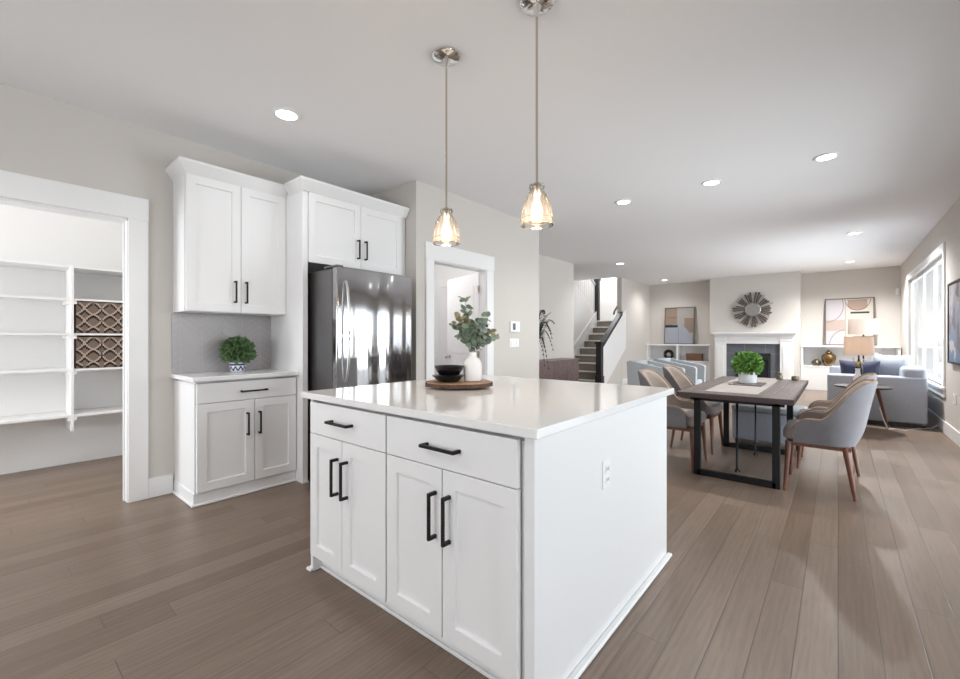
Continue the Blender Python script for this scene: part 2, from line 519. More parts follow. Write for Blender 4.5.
class MB:
    def __init__(self):
        self.bm = bmesh.new()

    def box(self, x0, x1, y0, y1, z0, z1, bev=0.0, seg=1):
        x0, x1 = min(x0, x1), max(x0, x1)
        y0, y1 = min(y0, y1), max(y0, y1)
        z0, z1 = min(z0, z1), max(z0, z1)
        b = bmesh.new()
        bmesh.ops.create_cube(b, size=1)
        for v in b.verts:
            v.co = Vector((x0 + (v.co.x + .5) * (x1 - x0), y0 + (v.co.y + .5) * (y1 - y0), z0 + (v.co.z + .5) * (z1 - z0)))
        if bev:
            bmesh.ops.bevel(b, geom=list(b.edges), offset=bev, segments=seg, profile=0.5, affect='EDGES')
        self.merge(b)
        return self

    def merge(self, b, mtx=None):
        me = bpy.data.meshes.new('tmp')
        if mtx is not None:
            bmesh.ops.transform(b, matrix=mtx, verts=b.verts)
        b.to_mesh(me)
        b.free()
        self.bm.from_mesh(me)
        bpy.data.meshes.remove(me)

    def quad(self, *pts):
        self.bm.faces.new([self.bm.verts.new(p) for p in pts])

    def cone(self, p0, p1, r0, r1, n=16, caps=True):
        p0, p1 = Vector(p0), Vector(p1)
        d = (p1 - p0)
        q = d.to_track_quat('Z', 'Y')
        rings = []
        for p, r in ((p0, r0), (p1, r1)):
            rings.append([self.bm.verts.new(p + q @ Vector((r * math.cos(2 * PI * i / n), r * math.sin(2 * PI * i / n), 0))) for i in range(n)])
        for i in range(n):
            self.bm.faces.new((rings[0][i], rings[0][(i + 1) % n], rings[1][(i + 1) % n], rings[1][i]))
        if caps:
            self.bm.faces.new(rings[0][::-1])
            self.bm.faces.new(rings[1])
        return self

    def lathe(self, prof, c=(0, 0, 0), n=28, cap0=True, cap1=True):
        rings = []
        for r, z in prof:
            rings.append([self.bm.verts.new((c[0] + r * math.cos(2 * PI * i / n), c[1] + r * math.sin(2 * PI * i / n), c[2] + z)) for i in range(n)])
        for a, b in zip(rings, rings[1:]):
            for i in range(n):
                self.bm.faces.new((a[i], a[(i + 1) % n], b[(i + 1) % n], b[i]))
        if cap0:
            self.bm.faces.new(rings[0][::-1])
        if cap1:
            self.bm.faces.new(rings[-1])
        return self

    def tube(self, pts, r, n=8, r1=None):
        pts = [Vector(p) for p in pts]
        prev = None
        up = Vector((0, 0, 1))
        N = len(pts)
        for k, p in enumerate(pts):
            t = (pts[min(k + 1, N - 1)] - pts[max(k - 1, 0)]).normalized()
            a = t.cross(up)
            if a.length < 1e-3:
                a = t.cross(Vector((1, 0, 0)))
            a.normalize()
            b = t.cross(a)
            rr = r if r1 is None else r + (r1 - r) * k / (N - 1)
            ring = [self.bm.verts.new(p + a * rr * math.cos(2 * PI * i / n) + b * rr * math.sin(2 * PI * i / n)) for i in range(n)]
            if prev:
                for i in range(n):
                    self.bm.faces.new((prev[i], prev[(i + 1) % n], ring[(i + 1) % n], ring[i]))
            else:
                self.bm.faces.new(ring[::-1])
            prev = ring
        self.bm.faces.new(prev)
        return self

    def prism(self, poly, axis, a, b):
        """extrude a 2D polygon; axis 'x': poly=(y,z), 'y': poly=(x,z), 'z': poly=(x,y)"""
        def P(p, t):
            return {'x': (t, p[0], p[1]), 'y': (p[0], t, p[1]), 'z': (p[0], p[1], t)}[axis]
        A = [self.bm.verts.new(P(p, a)) for p in poly]
        B = [self.bm.verts.new(P(p, b)) for p in poly]
        n = len(poly)
        self.bm.faces.new(A[::-1])
        self.bm.faces.new(B)
        for i in range(n):
            self.bm.faces.new((A[i], A[(i + 1) % n], B[(i + 1) % n], B[i]))
        return self

    def leaf(self, p, d, up, l, w):
        p, d, up = Vector(p), Vector(d).normalized(), Vector(up)
        s = d.cross(up)
        if s.length < 1e-4:
            s = d.cross(Vector((1, 0.3, 0)))
        s.normalize()
        nrm = s.cross(d)
        v = [p, p + d * l * .45 + s * w * .5 + nrm * w * .12, p + d * l, p + d * l * .45 - s * w * .5 + nrm * w * .12]
        mid = p + d * l * .5
        vs = [self.bm.verts.new(q) for q in (v[0], v[1], v[2], v[3])]
        m_ = self.bm.verts.new(mid - nrm * w * .08)
        for i in range(4):
            self.bm.faces.new((vs[i], vs[(i + 1) % 4], m_))

    def round_leaf(self, p, d, up, l, w):
        p, d, up = Vector(p), Vector(d).normalized(), Vector(up)
        s = d.cross(up)
        if s.length < 1e-4:
            s = d.cross(Vector((1, 0.3, 0)))
        s.normalize()
        nrm = s.cross(d)
        c = p + d * l * .5
        ring = []
        for i in range(9):
            a = 2 * PI * i / 9 + PI
            ring.append(self.bm.verts.new(c + d * (l * .5 * math.cos(a)) + s * (w * .5 * math.sin(a)) + nrm * (w * .10 * abs(math.sin(a)))))
        m_ = self.bm.verts.new(c)
        for i in range(9):
            self.bm.faces.new((ring[i], ring[(i + 1) % 9], m_))

    def build(self, name, material, parent=None, smooth=False, label=None, cat=None, group=None, kind=None, angle=40):
        bm = self.bm
        bmesh.ops.recalc_face_normals(bm, faces=list(bm.faces))
        if parent is not None:
            off = world_loc(parent)
        else:
            xs = [v.co.x for v in bm.verts]
            ys = [v.co.y for v in bm.verts]
            zs = [v.co.z for v in bm.verts]
            off = Vector(((min(xs) + max(xs)) / 2, (min(ys) + max(ys)) / 2, min(zs)))
        for v in bm.verts:
            v.co -= off
        me = bpy.data.meshes.new(name)
        bm.to_mesh(me)
        bm.free()
        me.materials.append(material)
        if smooth:
            me.polygons.foreach_set('use_smooth', [True] * len(me.polygons))
            try:
                me.set_sharp_from_angle(angle=math.radians(angle))
            except Exception:
                pass
        o = bpy.data.objects.new(name, me)
        COL.objects.link(o)
        if parent is not None:
            o.parent = parent
        else:
            o.location = off
        tag(o, label, cat, group, kind)
        return o


def tag(o, label=None, cat=None, group=None, kind=None):
    for k, v in (('label', label), ('category', cat), ('group', group), ('kind', kind)):
        if v:
            o[k] = v
    return o


def thing(name, loc, label, cat, group=None, kind=None):
    o = bpy.data.objects.new(name, None)
    o.empty_display_size = 0.1
    o.location = loc
    COL.objects.link(o)
    return tag(o, label, cat, group, kind)


def copy_tree(o, label=None, parent=None):
    c = o.copy()
    COL.objects.link(c)
    c.parent = parent
    if label:
        c['label'] = label
    for ch in list(o.children):
        copy_tree(ch, None, c)
    return c


def BOX(name, material, dims, parent=None, bev=0.0, seg=1, **kw):
    return MB().box(*dims, bev=bev, seg=seg).build(name, material, parent, **kw)


def struct(name, material, *boxes, bev=0.0):
    m = MB()
    for b in boxes:
        m.box(*b, bev=bev)
    return m.build(name, material, kind='structure')


# faces: map (u, out, z) -> world.  'X+': u=Y, out=+X.   'Y-': u=X, out=-Y
def fmap(face, plane):
    if face == 'X+':
        return lambda u, o, z: (plane + o, u, z)
    return lambda u, o, z: (u, plane - o, z)


def fbox(m, face, plane, u0, u1, o0, o1, z0, z1, bev=0.0):
    f = fmap(face, plane)
    a, b = f(u0, o0, z0), f(u1, o1, z1)
    m.box(a[0], b[0], a[1], b[1], a[2], b[2], bev)


def shaker(face, plane, u0, u1, z0, z1, th=0.02, rail=0.062, rec=0.011):
    """one shaker door: flat frame with a recessed panel"""
    m = MB()
    f = fmap(face, plane)

    def loop(ins, out):
        return [m.bm.verts.new(f(*p)) for p in ((u0 + ins, out, z0 + ins), (u1 - ins, out, z0 + ins), (u1 - ins, out, z1 - ins), (u0 + ins, out, z1 - ins))]
    loops = [loop(0, 0), loop(0, th - .0015), loop(.0015, th), loop(rail, th), loop(rail + .003, th - rec)]
    m.bm.faces.new(loops[0])
    m.bm.faces.new(loops[-1])
    for a, b in zip(loops, loops[1:]):
        for i in range(4):
            m.bm.faces.new((a[i], a[(i + 1) % 4], b[(i + 1) % 4], b[i]))
    return m


def bar_handle(face, plane, parent, u, z, length=0.17, vertical=True, material=None):
    m = MB()
    h = length / 2
    w, so = 0.006, 0.030
    if vertical:
        fbox(m, face, plane, u - w, u + w, so, so + .011, z - h, z + h, .0015)
        for s in (-1, 1):
            fbox(m, face, plane, u - w, u + w, 0, so + .002, z + s * (h - w) - w, z + s * (h - w) + w)
    else:
        fbox(m, face, plane, u - h, u + h, so, so + .011, z - w, z + w, .0015)
        for s in (-1, 1):
            fbox(m, face, plane, u + s * (h - w) - w, u + s * (h - w) + w, 0, so + .002, z - w, z + w)
    return m.build('handle', material or M['black'], parent, label='black bar handle')


# ------------------------------------------------------------------ room constants
H = 2.76
XL, XR, XB, XH = -3.945, 1.035, -3.20, -4.27
YF, YC, YR = 12.90, 12.43, -3.2

struct('floor', M['floor'], (-6.7, 1.2, YR - .1, 13.2, -0.1, 0))
struct('ceiling', M['ceil'], (-6.7, 1.2, YR - .1, 10.6, H, H + .12), (-4.38, 1.2, 10.6, 13.1, H, H + .12))

# left wall with the pantry opening, and the return behind the refrigerator
struct('wall_left', M['wall'],
       (XL - .12, XL, YR, -0.95, 0, H), (XL - .12, XL, 0.745, 2.83, 0, H), (XL - .12, XL, -0.95, 0.745, 2.065, H),
       (XL - .12, XB - .12, 2.83, 2.93, 0, H))
struct('wall_passage', M['wall'],
       (XB - .12, XB, 2.83, 3.05, 0, H), (XB - .12, XB, 3.93, 5.10, 0, H), (XB - .12, XB, 3.05, 3.93, 2.005, H),
       (-3.45, XB - .12, 5.0, 5.10, 0, H))
struct('wall_mudroom_end', M['pantry'], (-5.3, -3.45, 5.0, 5.10, 0, H))
struct('wall_mudroom', M['pantry'], (-5.3, -5.2, 2.93, 5.0, 0, H), (-5.2, XL - .12, 2.83, 2.93, 0, H))
struct('wall_hall', M['wall'], (XH - .12, XH, 5.10, 8.16, 0, H), (-6.6, XH - .12, 8.04, 8.16, 0, H), (-6.7, -6.6, 8.04, 13.1, 0, 5.2))
struct('wall_living_left', M['wall'], (-4.38, -4.26, 10.74, 12.9, 0, 5.2))
struct('wall_stair', M['pantry'], (-6.6, -4.26, 13.0, 13.1, 0, 5.2), (-6.6, -4.38, 10.6, 10.7, H + .12, 5.2))
struct('wall_far', M['wall'], (-4.26, 1.15, YF, YF + .1, 0, H))
struct('wall_chimney', M['wall'], (-2.57, -2.12, YC, YF, 0, H), (-1.10, -0.68, YC, YF, 0, H), (-2.12, -1.10, YC, YF, 1.05, H),
       (-2.12, -1.10, YC + .10, YF, 0, 1.05))
W1 = (7.95, 11.50, 0.575, 2.29)
struct('wall_right', M['wall'],
       (XR, XR + .13, YR, .2, 0, H), (XR, XR + .13, 3.0, 3.3, 0, H), (XR, XR + .13, 6.25, W1[0], 0, H), (XR, XR + .13, W1[1], YF, 0, H),
       (XR, XR + .13, W1[0], W1[1], 0, W1[2]), (XR, XR + .13, W1[0], W1[1], W1[3], H), (XR, XR + .13, 3.3, 6.25, 2.2, H),
       (XR, XR + .13, .2, 3.0, 2.2, H))
struct('wall_rear', M['wall'], (XL, -2.8, YR - .1, YR, 0, H), (0.3, XR, YR - .1, YR, 0, H), (-2.8, 0.3, YR - .1, YR, 2.25, H), (-2.8, 0.3, YR - .1, YR, 0, 0.85))
struct('wall_pantry', M['pantry'], (-5.72, -5.6, -1.6, 1.2, 0, H), (-5.6, XL - .12, 1.08, 1.2, 0, H), (-5.6, -5.4, -1.6, -1.48, 0, H), (-4.3, XL - .12, -1.6, -1.48, 0, H), (-5.4, -4.3, -1.6, -1.48, 0, .4), (-5.4, -4.3, -1.6, -1.48, 2.05, H))  # side wall left open for the added pantry light

# baseboards
def baseboard(name, *b):
    return struct(name, M['white'], *b, bev=.002)


baseboard('baseboard_left', (XL, XL + .016, 0.846, 1.0, 0, .145), (XL, XL + .016, YR, -1.05, 0, .145))
baseboard('baseboard_right', (XR - .016, XR, 6.36, YF, 0, .15))
baseboard('baseboard_far', (-4.26, -2.57, YF - .016, YF, 0, .145), (-0.68, XR - .016, YF - .016, YF, 0, .145))
baseboard('baseboard_hall', (XH, XH + .016, 5.1, 8.16, 0, .145))
baseboard('baseboard_living_left', (-4.26, -4.244, 10.74, YF - .016, 0, .145))
baseboard('baseboard_passage', (XB, XB + .016, 2.83, 2.95, 0, .145), (XB, XB + .016, 4.05, 5.1, 0, .145))

# pantry door casing and jambs
struct('trim_1', M['white'], (XL, XL + .02, 0.728, 0.845, 0, 2.06), (XL, XL + .022, -1.05, 0.847, 2.06, 2.222),
       (XL - .125, XL + .004, 0.722, 0.745, 0, 2.065), (XL - .125, XL + .004, -0.95, 0.745, 2.042, 2.065),
       (XL, XL + .02, -1.05, -0.93, 0, 2.06), (XL - .07, XL - .055, 0.712, 0.722, 0, 2.05), bev=.002)
# casing of the mudroom doorway
struct('trim_2', M['white'], (XB, XB + .02, 2.95, 3.06, 0, 2.0), (XB, XB + .02, 3.925, 4.05, 0, 2.0), (XB, XB + .024, 2.94, 4.06, 2.0, 2.172),
       (XB - .125, XB + .003, 3.05, 3.065, 0, 2.005), (XB - .125, XB + .003, 3.915, 3.93, 0, 2.005), (XB - .125, XB + .003, 3.05, 3.93, 1.99, 2.005), bev=.002)

# ---- windows
def window(name, y0, y1, z0, z1, posts, apron=True):
    root = thing(name, (XR, (y0 + y1) / 2, z0), 'wide white framed window of tall panes behind the blue grey sofa' if apron else 'unseen wide window letting daylight in through the right wall', 'window', kind='structure')
    c = MB()
    cw = .10 if apron else .06
    c.box(XR - .02, XR, y0 - cw, y0, z0 - .02, z1, .002).box(XR - .02, XR, y1, y1 + cw, z0 - .02, z1, .002)
    c.box(XR - .024, XR, y0 - cw - .01, y1 + cw + .01, z1, z1 + cw + .01, .002)
    if apron:
        c.box(XR - .045, XR + .03, y0 - cw - .02, y1 + cw + .02, z0 - .03, z0, .003)
        c.box(XR - .02, XR, y0 - cw, y1 + cw, z0 - .13, z0 - .03, .002)
    c.build('casing', M['white'], root)
    s = MB()
    xa, xb = XR + .035, XR + .075
    edges = [y0] + posts + [y1]
    s.box(xa, xb, y0, y1, z0, z0 + .05).box(xa, xb, y0, y1, z1 - .05, z1)
    for i, y in enumerate(edges):
        w = .032 if 0 < i < len(edges) - 1 else .04
        s.box(xa, xb, max(y0, y - w), min(y1, y + w), z0, z1)
    s.build('sash', M['white'], root)
    for a, b in zip(edges, edges[1:]):
        BOX('pane', M['glasswin'], (XR + .052, XR + .056, a + .03, b - .03, z0 + .04, z1 - .04), root)
    return root


window('window_1', *W1, [9.0, 10.1])
window('window_2', 3.3, 6.25, 0.03, 2.18, [4.83], apron=False)
window('added_window_3', .2, 3.0, 0.03, 2.18, [1.6], apron=False)  # added unseen window, opened to light the floor and island panel
rw = thing('added_window_4', (-1.25, YR, .85), 'unseen rear window added behind the camera for light', 'window', kind='structure')
m = MB()  # frame of the added rear opening that lets fill light in
for x in (-2.8, -1.275, 0.25):
    m.box(x, x + .05, YR - .08, YR - .02, .85, 2.25)
m.box(-2.8, .3, YR - .08, YR - .02, 2.19, 2.25).box(-2.8, .3, YR - .08, YR - .02, .85, .91)
m.build('frame', M['white'], rw)

# ---- mudroom: open door leaf and the white door behind
lf = thing('door_1', (-3.30, 3.905, 0), 'white panelled door standing open in the kitchen doorway', 'door', kind='structure')
ang = math.radians(109)
m = MB()
def leafpanel(m, w, h, th, rails):
    m.box(0, th, 0, w, 0.01, h)
    for z0, z1 in rails:
        m.box(-.004, 0, .11, w - .11, z0, z1, .002)
        m.box(th, th + .004, .11, w - .11, z0, z1, .002)
leafpanel(m, .80, 1.98, .036, [(.22, .85), (1.0, 1.84)])
lfm = m.bm
R_ = Matrix.Rotation(PI / 2 + math.radians(-18 + 0), 4, 'Z')
bmesh.ops.transform(lfm, matrix=Matrix.Translation(lf.location) @ R_, verts=lfm.verts)
m.build('door_leaf', M['door'], lf)
kx = Vector((0.036, 0.735, 0.96))
m = MB()
for s, x in ((-1, 0.0), (1, .036)):
    m.lathe([(.028, 0), (.028, .006), (.011, .008), (.011, .035), (.026, .042), (.028, .058), (.018, .068)], n=16)
    # orient along local x
kn = m.bm
bm2 = bmesh.new()
bmesh.ops.transform(kn, matrix=Matrix.Translation(lf.location) @ R_ @ Matrix.Translation((0.036, 0.735, 0.95)) @ Matrix.Rotation(PI / 2, 4, 'Y'), verts=kn.verts)
m.build('knob', M['nickel'], lf, smooth=True, label='brushed nickel door knob')
bm2.free()
m = MB()
for s in (0,):
    m.lathe([(.028, 0), (.028, .006), (.011, .008), (.011, .035), (.026, .042), (.028, .058), (.018, .068)], n=16)
bmesh.ops.transform(m.bm, matrix=Matrix.Translation(lf.location) @ R_ @ Matrix.Translation((0.0, 0.735, 0.95)) @ Matrix.Rotation(-PI / 2, 4, 'Y'), verts=m.bm.verts)
m.build('knob', M['nickel'], lf, smooth=True, label='brushed nickel door knob')
for z in (.25, 1.0, 1.78):
    BOX('hinge', M['nickel'], (-3.318, -3.296, 3.896, 3.914, z - .045, z + .045), lf, label='brushed nickel hinge')

d2 = thing('door_2', (-4.75, 5.0, 0), 'closed white panelled door at the back of the mudroom', 'door', kind='structure')
BOX('casing', M['white'], (-5.17, -5.08, 4.98, 5.0, 0, 2.03), d2)
BOX('casing', M['white'], (-4.38, -4.29, 4.98, 5.0, 0, 2.03), d2)
BOX('casing', M['white'], (-5.19, -4.27, 4.975, 5.0, 2.03, 2.16), d2)
m = MB()
m.box(-5.08, -4.38, 4.985, 5.0, .01, 2.03)
m.box(-4.97, -4.49, 4.979, 4.985, .22, .85, .002).box(-4.97, -4.49, 4.979, 4.985, 1.0, 1.88, .002)
m.build('door_leaf', M['door'], d2)

# ------------------------------------------------------------------ kitchen: base cabinet, backsplash, uppers, fridge surround
CF = -3.475   # carcass front of the base cabinet
def drawer_front(face, plane, u0, u1, z0, z1, parent, hz=None, hu=None):
    m = MB()
    fbox(m, face, plane, u0, u1, 0, .02, z0, z1, .0015)
    o = m.build('drawer', M['cab'], parent)
    bar_handle(face, plane + (.02 if face == 'X+' else -.02), o, hu if hu is not None else (u0 + u1) / 2, hz or (z0 + z1) / 2, .19 if face == 'X+' else .175, False)
    return o


def shaker_door(face, plane, u0, u1, z0, z1, parent, hu, hz, rail=.062):
    o = shaker(face, plane, u0, u1, z0, z1, rail=rail).build('door', M['cab'], parent)
    bar_handle(face, plane + (.02 if face == 'X+' else -.02), o, hu, hz, .172, True)
    return o


bc = thing('base_cabinet', (-3.7, 1.36, 0), 'white shaker base cabinet with one drawer and two doors beside the refrigerator', 'cabinet')
m = MB()
m.box(XL + .002, CF - .008, 1.012, 1.743, .09, .868)
m.box(XL + .002, CF - .05, 1.03, 1.743, .868, .885)
m.box(XL + .002, CF - .005, 1.005, 1.743, .002, .09)
m.build('carcass', M['cab'], bc)
m = MB()
m.box(CF - .005, CF + .012, .992, 1.743, .001, .016, .003).box(XL + .02, CF - .005, .992, 1.005, .001, .016, .003)
m.build('shoe_molding', M['white'], bc)
drawer_front('X+', CF, 1.02, 1.737, .727, .868, bc, hz=.792, hu=1.40)
shaker_door('X+', CF, 1.02, 1.407, .098, .722, bc, 1.352, .542)
shaker_door('X+', CF, 1.411, 1.737, .098, .722, bc, 1.440, .542)
MB().box(XL + .001, -3.425, .985, 1.743, .886, .918, .003).build('countertop', M['quartz'], label='white quartz countertop on the wall base cabinet under the backsplash', cat='countertop')
MB().box(XL, XL + .01, 0.995, 1.744, .919, 1.388).build('backsplash', M['tile'], label='grey herringbone tile backsplash behind the small potted plant', cat='backsplash')

uc = thing('wall_cabinet', (-3.8, 1.36, 1.39), 'white two door wall cabinet with crown molding over the tile backsplash', 'cabinet')
UF = -3.665
BOX('carcass', M['cab'], (XL + .001, UF - .006, 1.004, 1.742, 1.392, 2.42), uc)
shaker_door('X+', UF, 1.008, 1.380, 1.396, 2.402, uc, 1.335, 1.556)
shaker_door('X+', UF, 1.384, 1.741, 1.396, 2.402, uc, 1.416, 1.556)


def crown(name, parent, xf, y0, y1, z0, z1, side0, side1, proj=.05, xback=XL + .001):
    """sloped crown molding with mitred returns"""
    m = MB()
    a, b = (y0, y0 - (proj if side0 else 0)), (y1, y1 + (proj if side1 else 0))
    v = [(xback, a[0], z0), (xf, a[0], z0), (xf, b[0], z0), (xback, b[0], z0)]
    zt = z1 - .02
    t = [(xback, a[1], zt), (xf + proj, a[1], zt), (xf + proj, b[1], zt), (xback, b[1], zt)]
    t2 = [(p[0], p[1], z1) for p in t]
    L = [[m.bm.verts.new(p) for p in ring] for ring in (v, t, t2)]
    m.bm.faces.new(L[0][::-1])
    m.bm.faces.new(L[2])
    for p, q in zip(L, L[1:]):
        for i in range(4):
            m.bm.faces.new((p[i], p[(i + 1) % 4], q[(i + 1) % 4], q[i]))
    return m.build(name, M['cab'], parent)


crown('crown_molding', uc, UF + .02, 1.004, 1.742, 2.40, 2.492, True, False)

fs = thing('refrigerator_surround', (-3.6, 2.26, 0), 'white tall surround with two upper doors built around the refrigerator', 'cabinet')
FX = -3.36
BOX('side_panel', M['cab'], (XL + .001, FX, 1.745, 1.788, .0, 2.41), fs)
BOX('side_panel', M['cab'], (XL + .001, FX, 2.775, 2.822, 0, 2.41), fs)
BOX('upper_carcass', M['cab'], (XL + .001, FX - .008, 1.788, 2.775, 1.825, 2.41), fs)
BOX('shoe_molding', M['white'], (FX, FX + .012, 1.735, 1.793, .001, .016), fs, bev=.003)
shaker_door('X+', FX - .002, 1.792, 2.288, 1.822, 2.402, fs, 2.253, 1.995)
shaker_door('X+', FX - .002, 2.292, 2.765, 1.822, 2.402, fs, 2.332, 1.995)
crown('crown_molding', fs, FX + .02, 1.745, 2.822, 2.402, 2.495, True, False, xback=-3.585)
BOX('top_panel', M['cab'], (XL + .001, -3.586, 1.746, 2.822, 2.41, 2.495), fs)

fr = thing('refrigerator', (-3.45, 2.2, 0), 'stainless steel refrigerator standing in the white surround', 'refrigerator')
BOX('body', M['steel_side'], (-3.9, -3.075, 1.835, 2.60, .02, 1.745), fr, bev=.004)
for nm, z0, z1 in (('door', .70, 1.755), ('freezer_drawer', .03, .69)):
    m = MB()
    m.box(-3.07, -2.995, 1.835, 2.60, z0, z1, .012, 3)
    d = m.build(nm, M['steel'], fr, smooth=True)
    if nm == 'door':
        pts = []
        for i in range(13):
            t = i / 12
            pts.append((-2.985 + .050 * math.sin(PI * min(1, max(0, t))) ** .5, 1.905, .845 + .80 * t))
        MB().tube(pts, .011, 10).build('handle', M['satin'], d, smooth=True, label='curved steel handle')
    else:
        MB().tube([(-2.99, 1.90, .62), (-2.94, 1.90, .62), (-2.94, 2.53, .62), (-2.99, 2.53, .62)], .011, 10).build('handle', M['chrome'], d, smooth=True)
BOX('hinge_cover', M['steel_side'], (-3.2, -3.01, 1.84, 1.90, 1.755, 1.772), fr, bev=.003)

# small potted boxwood on the base cabinet
def leaf_ball(name, c, r, n, l, w, material, parent, squash=1.0, seed=1, core=True):
    rnd = random.Random(seed)
    m = MB()
    for i in range(n):
        z = rnd.uniform(-0.82, 1)
        a = rnd.uniform(0, 2 * PI)
        q = math.sqrt(max(0, 1 - z * z))
        d = Vector((q * math.cos(a), q * math.sin(a), z))
        rr = r * rnd.uniform(.72, 1.0)
        p = Vector(c) + Vector((d.x * rr, d.y * rr, d.z * rr * squash))
        dd = (d + Vector((rnd.uniform(-.8, .8), rnd.uniform(-.8, .8), rnd.uniform(-.3, .9)))).normalized()
        m.leaf(p, dd, d + Vector((0, 0, .3)), l * rnd.uniform(.7, 1.25), w * rnd.uniform(.8, 1.2))
    o = m.build(name, material, parent)
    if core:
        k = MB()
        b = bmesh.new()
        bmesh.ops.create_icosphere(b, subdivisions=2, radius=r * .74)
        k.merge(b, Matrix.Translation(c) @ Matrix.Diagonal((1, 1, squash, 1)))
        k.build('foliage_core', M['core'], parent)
    return o


pp = thing('potted_boxwood', (-3.775, 1.405, .918), 'small leafy green plant in a blue and white pot by the tile backsplash', 'plant')
p0 = pp.location
MB().lathe([(.042, 0), (.052, .008), (.062, .03), (.060, .05), (.055, .058), (.064, .075), (.058, .077), (.050, .060)], p0, 32).build('pot', M['bluepot'], pp, smooth=True, label='blue and white patterned pot')
leaf_ball('foliage', (p0.x, p0.y, p0.z + .168), .122, 800, .032, .022, M['leaf'], pp, .86, 3)

# ------------------------------------------------------------------ island
YI = 1.122
def island_unit(x0, x1, label, split):
    t = thing('island_cabinet', ((x0 + x1) / 2, 1.7, 0), label, 'cabinet', 'island base cabinets')
    m = MB()
    m.box(x0, x1, YI + .010, 2.43, .093, .862).box(x0, x1, YI + .05, 2.43, .862, .884)
    m.build('carcass', M['cab'], t)
    BOX('toe_kick', M['white'], (x0, x1, YI + .05, 2.40, .001, .093), t)
    BOX('shoe_molding', M['white'], (x0, x1, YI + .038, YI + .05, .001, .016), t, bev=.003)
    return t


ua = island_unit(-2.052, -1.432, 'left island cabinet under the white quartz top, with the smaller drawer', 0)
drawer_front('Y-', YI, -2.046, -1.437, .716, .871, ua, hz=.797, hu=-1.755)
shaker_door('Y-', YI, -2.046, -1.762, .098, .712, ua, -1.792, .545)
shaker_door('Y-', YI, -1.758, -1.437, .098, .712, ua, -1.713, .545)
ub = island_unit(-1.432, -0.757, 'right island cabinet under the white quartz top, next to the plain end panel', 0)
drawer_front('Y-', YI, -1.427, -0.773, .716, .871, ub, hz=.794, hu=-1.10)
shaker_door('Y-', YI, -1.427, -1.108, .098, .712, ub, -1.138, .542)
shaker_door('Y-', YI, -1.103, -0.773, .098, .712, ub, -1.066, .542)
ep = thing('island_end_panel', (-.735, 1.78, 0), 'plain white end panel closing the island on the dining side', 'panel')
BOX('panel', M['cab'], (-.756, -.718, YI - .004, 2.445, .001, .884), ep, bev=.0015)
m = MB()
m.box(-.718, -.692, YI - .02, 2.46, .001, .018, .005)
m.build('shoe_molding', M['white'], ep)
ep2 = thing('island_end_panel', (-2.06, 1.78, 0), 'narrow white end panel closing the island on the refrigerator side', 'panel')
BOX('panel', M['cab'], (-2.075, -2.053, YI - .002, 2.445, .001, .884), ep2, bev=.0015)
m = MB()
m.box(-2.095, -2.053, YI - .018, YI - .002, .001, .018, .005).box(-2.095, -2.075, YI - .002, 2.46, .001, .018, .005)
m.build('shoe_molding', M['white'], ep2)
MB().box(-2.112, -0.690, 1.088, 2.485, .886, .917, .003, 2).build('countertop', M['quartz'], label='large white quartz countertop on the kitchen island', cat='countertop')


def outlet(x, y, z, label, w=.036, h=.058):
    t = thing('electrical_outlet', (x, y, z - h), label, 'outlet')
    BOX('cover_plate', M['plastic'], (x, x + .006, y - w, y + w, z - h, z + h), t, bev=.003)
    for s in (-1, 1):
        o = MB().box(x + .006, x + .009, y - .017, y + .017, z + s * .021 - .014, z + s * .021 + .014, .004).build('socket', M['plastic'], t)
        m = MB()
        m.box(x + .009, x + .0095, y - .008, y - .005, z + s * .021 - .006, z + s * .021 + .006)
        m.box(x + .009, x + .0095, y + .005, y + .008, z + s * .021 - .006, z + s * .021 + .006)
        m.build('slot', M['screen'], o)
    return t


outlet(-.718, 1.645, .645, 'white double outlet on the island end panel')

# ---- things on the island
CZ = .917
bd = thing('serving_board', (-1.634, 1.763, CZ), 'round live edge wooden board with bark rim on the island countertop', 'board')
b0 = bd.location
rnd = random.Random(5)
prof = [.180 * (1 + .035 * math.sin(3 * a + 1) + .02 * rnd.uniform(-1, 1)) for a in [2 * PI * i / 40 for i in range(40)]]
pts = [(b0.x + prof[i] * math.cos(2 * PI * i / 40), b0.y + prof[i] * math.sin(2 * PI * i / 40)) for i in range(40)]
MB().prism(pts, 'z', CZ + .012, CZ + .030).build('slab', M['slab'], bd)
m = MB()
for i in range(40):
    a, b = pts[i], pts[(i + 1) % 40]
    def o_(p, k):
        return (b0.x + (p[0] - b0.x) * k, b0.y + (p[1] - b0.y) * k)
    m.prism([o_(a, 1.0), o_(b, 1.0), o_(b, 1.035), o_(a, 1.035)], 'z', CZ + .010 + .002 * (i % 3), CZ + .031)
m.build('bark_edge', M['bark'], bd)
for k in range(3):
    a = 2 * PI * k / 3 + .4
    MB().cone((b0.x + .12 * math.cos(a), b0.y + .12 * math.sin(a), CZ), (b0.x + .12 * math.cos(a), b0.y + .12 * math.sin(a), CZ + .012), .014, .014, 14).build('foot', M['bark'], bd)
BZ = CZ + .0305
bx, by = -1.676, 1.722
MB().lathe([(.050, 0), (.056, .002), (.080, .026), (.092, .033), (.093, .036), (.089, .037), (.072, .030), (.055, .010), (.02, .009)], (bx, by, BZ), 36).build('plate', M['black_glaze'], smooth=True, label='shallow black dish at the bottom of the stack on the wooden board', cat='dish')
MB().lathe([(.046, 0), (.056, .003), (.074, .030), (.082, .049), (.083, .052), (.079, .052), (.066, .030), (.05, .012), (.02, .010)], (bx + .006, by, BZ + .0375), 36).build('bowl', M['black_glaze'], smooth=True, label='black bowl stacked on the shallow dish beside the white vase', cat='bowl')
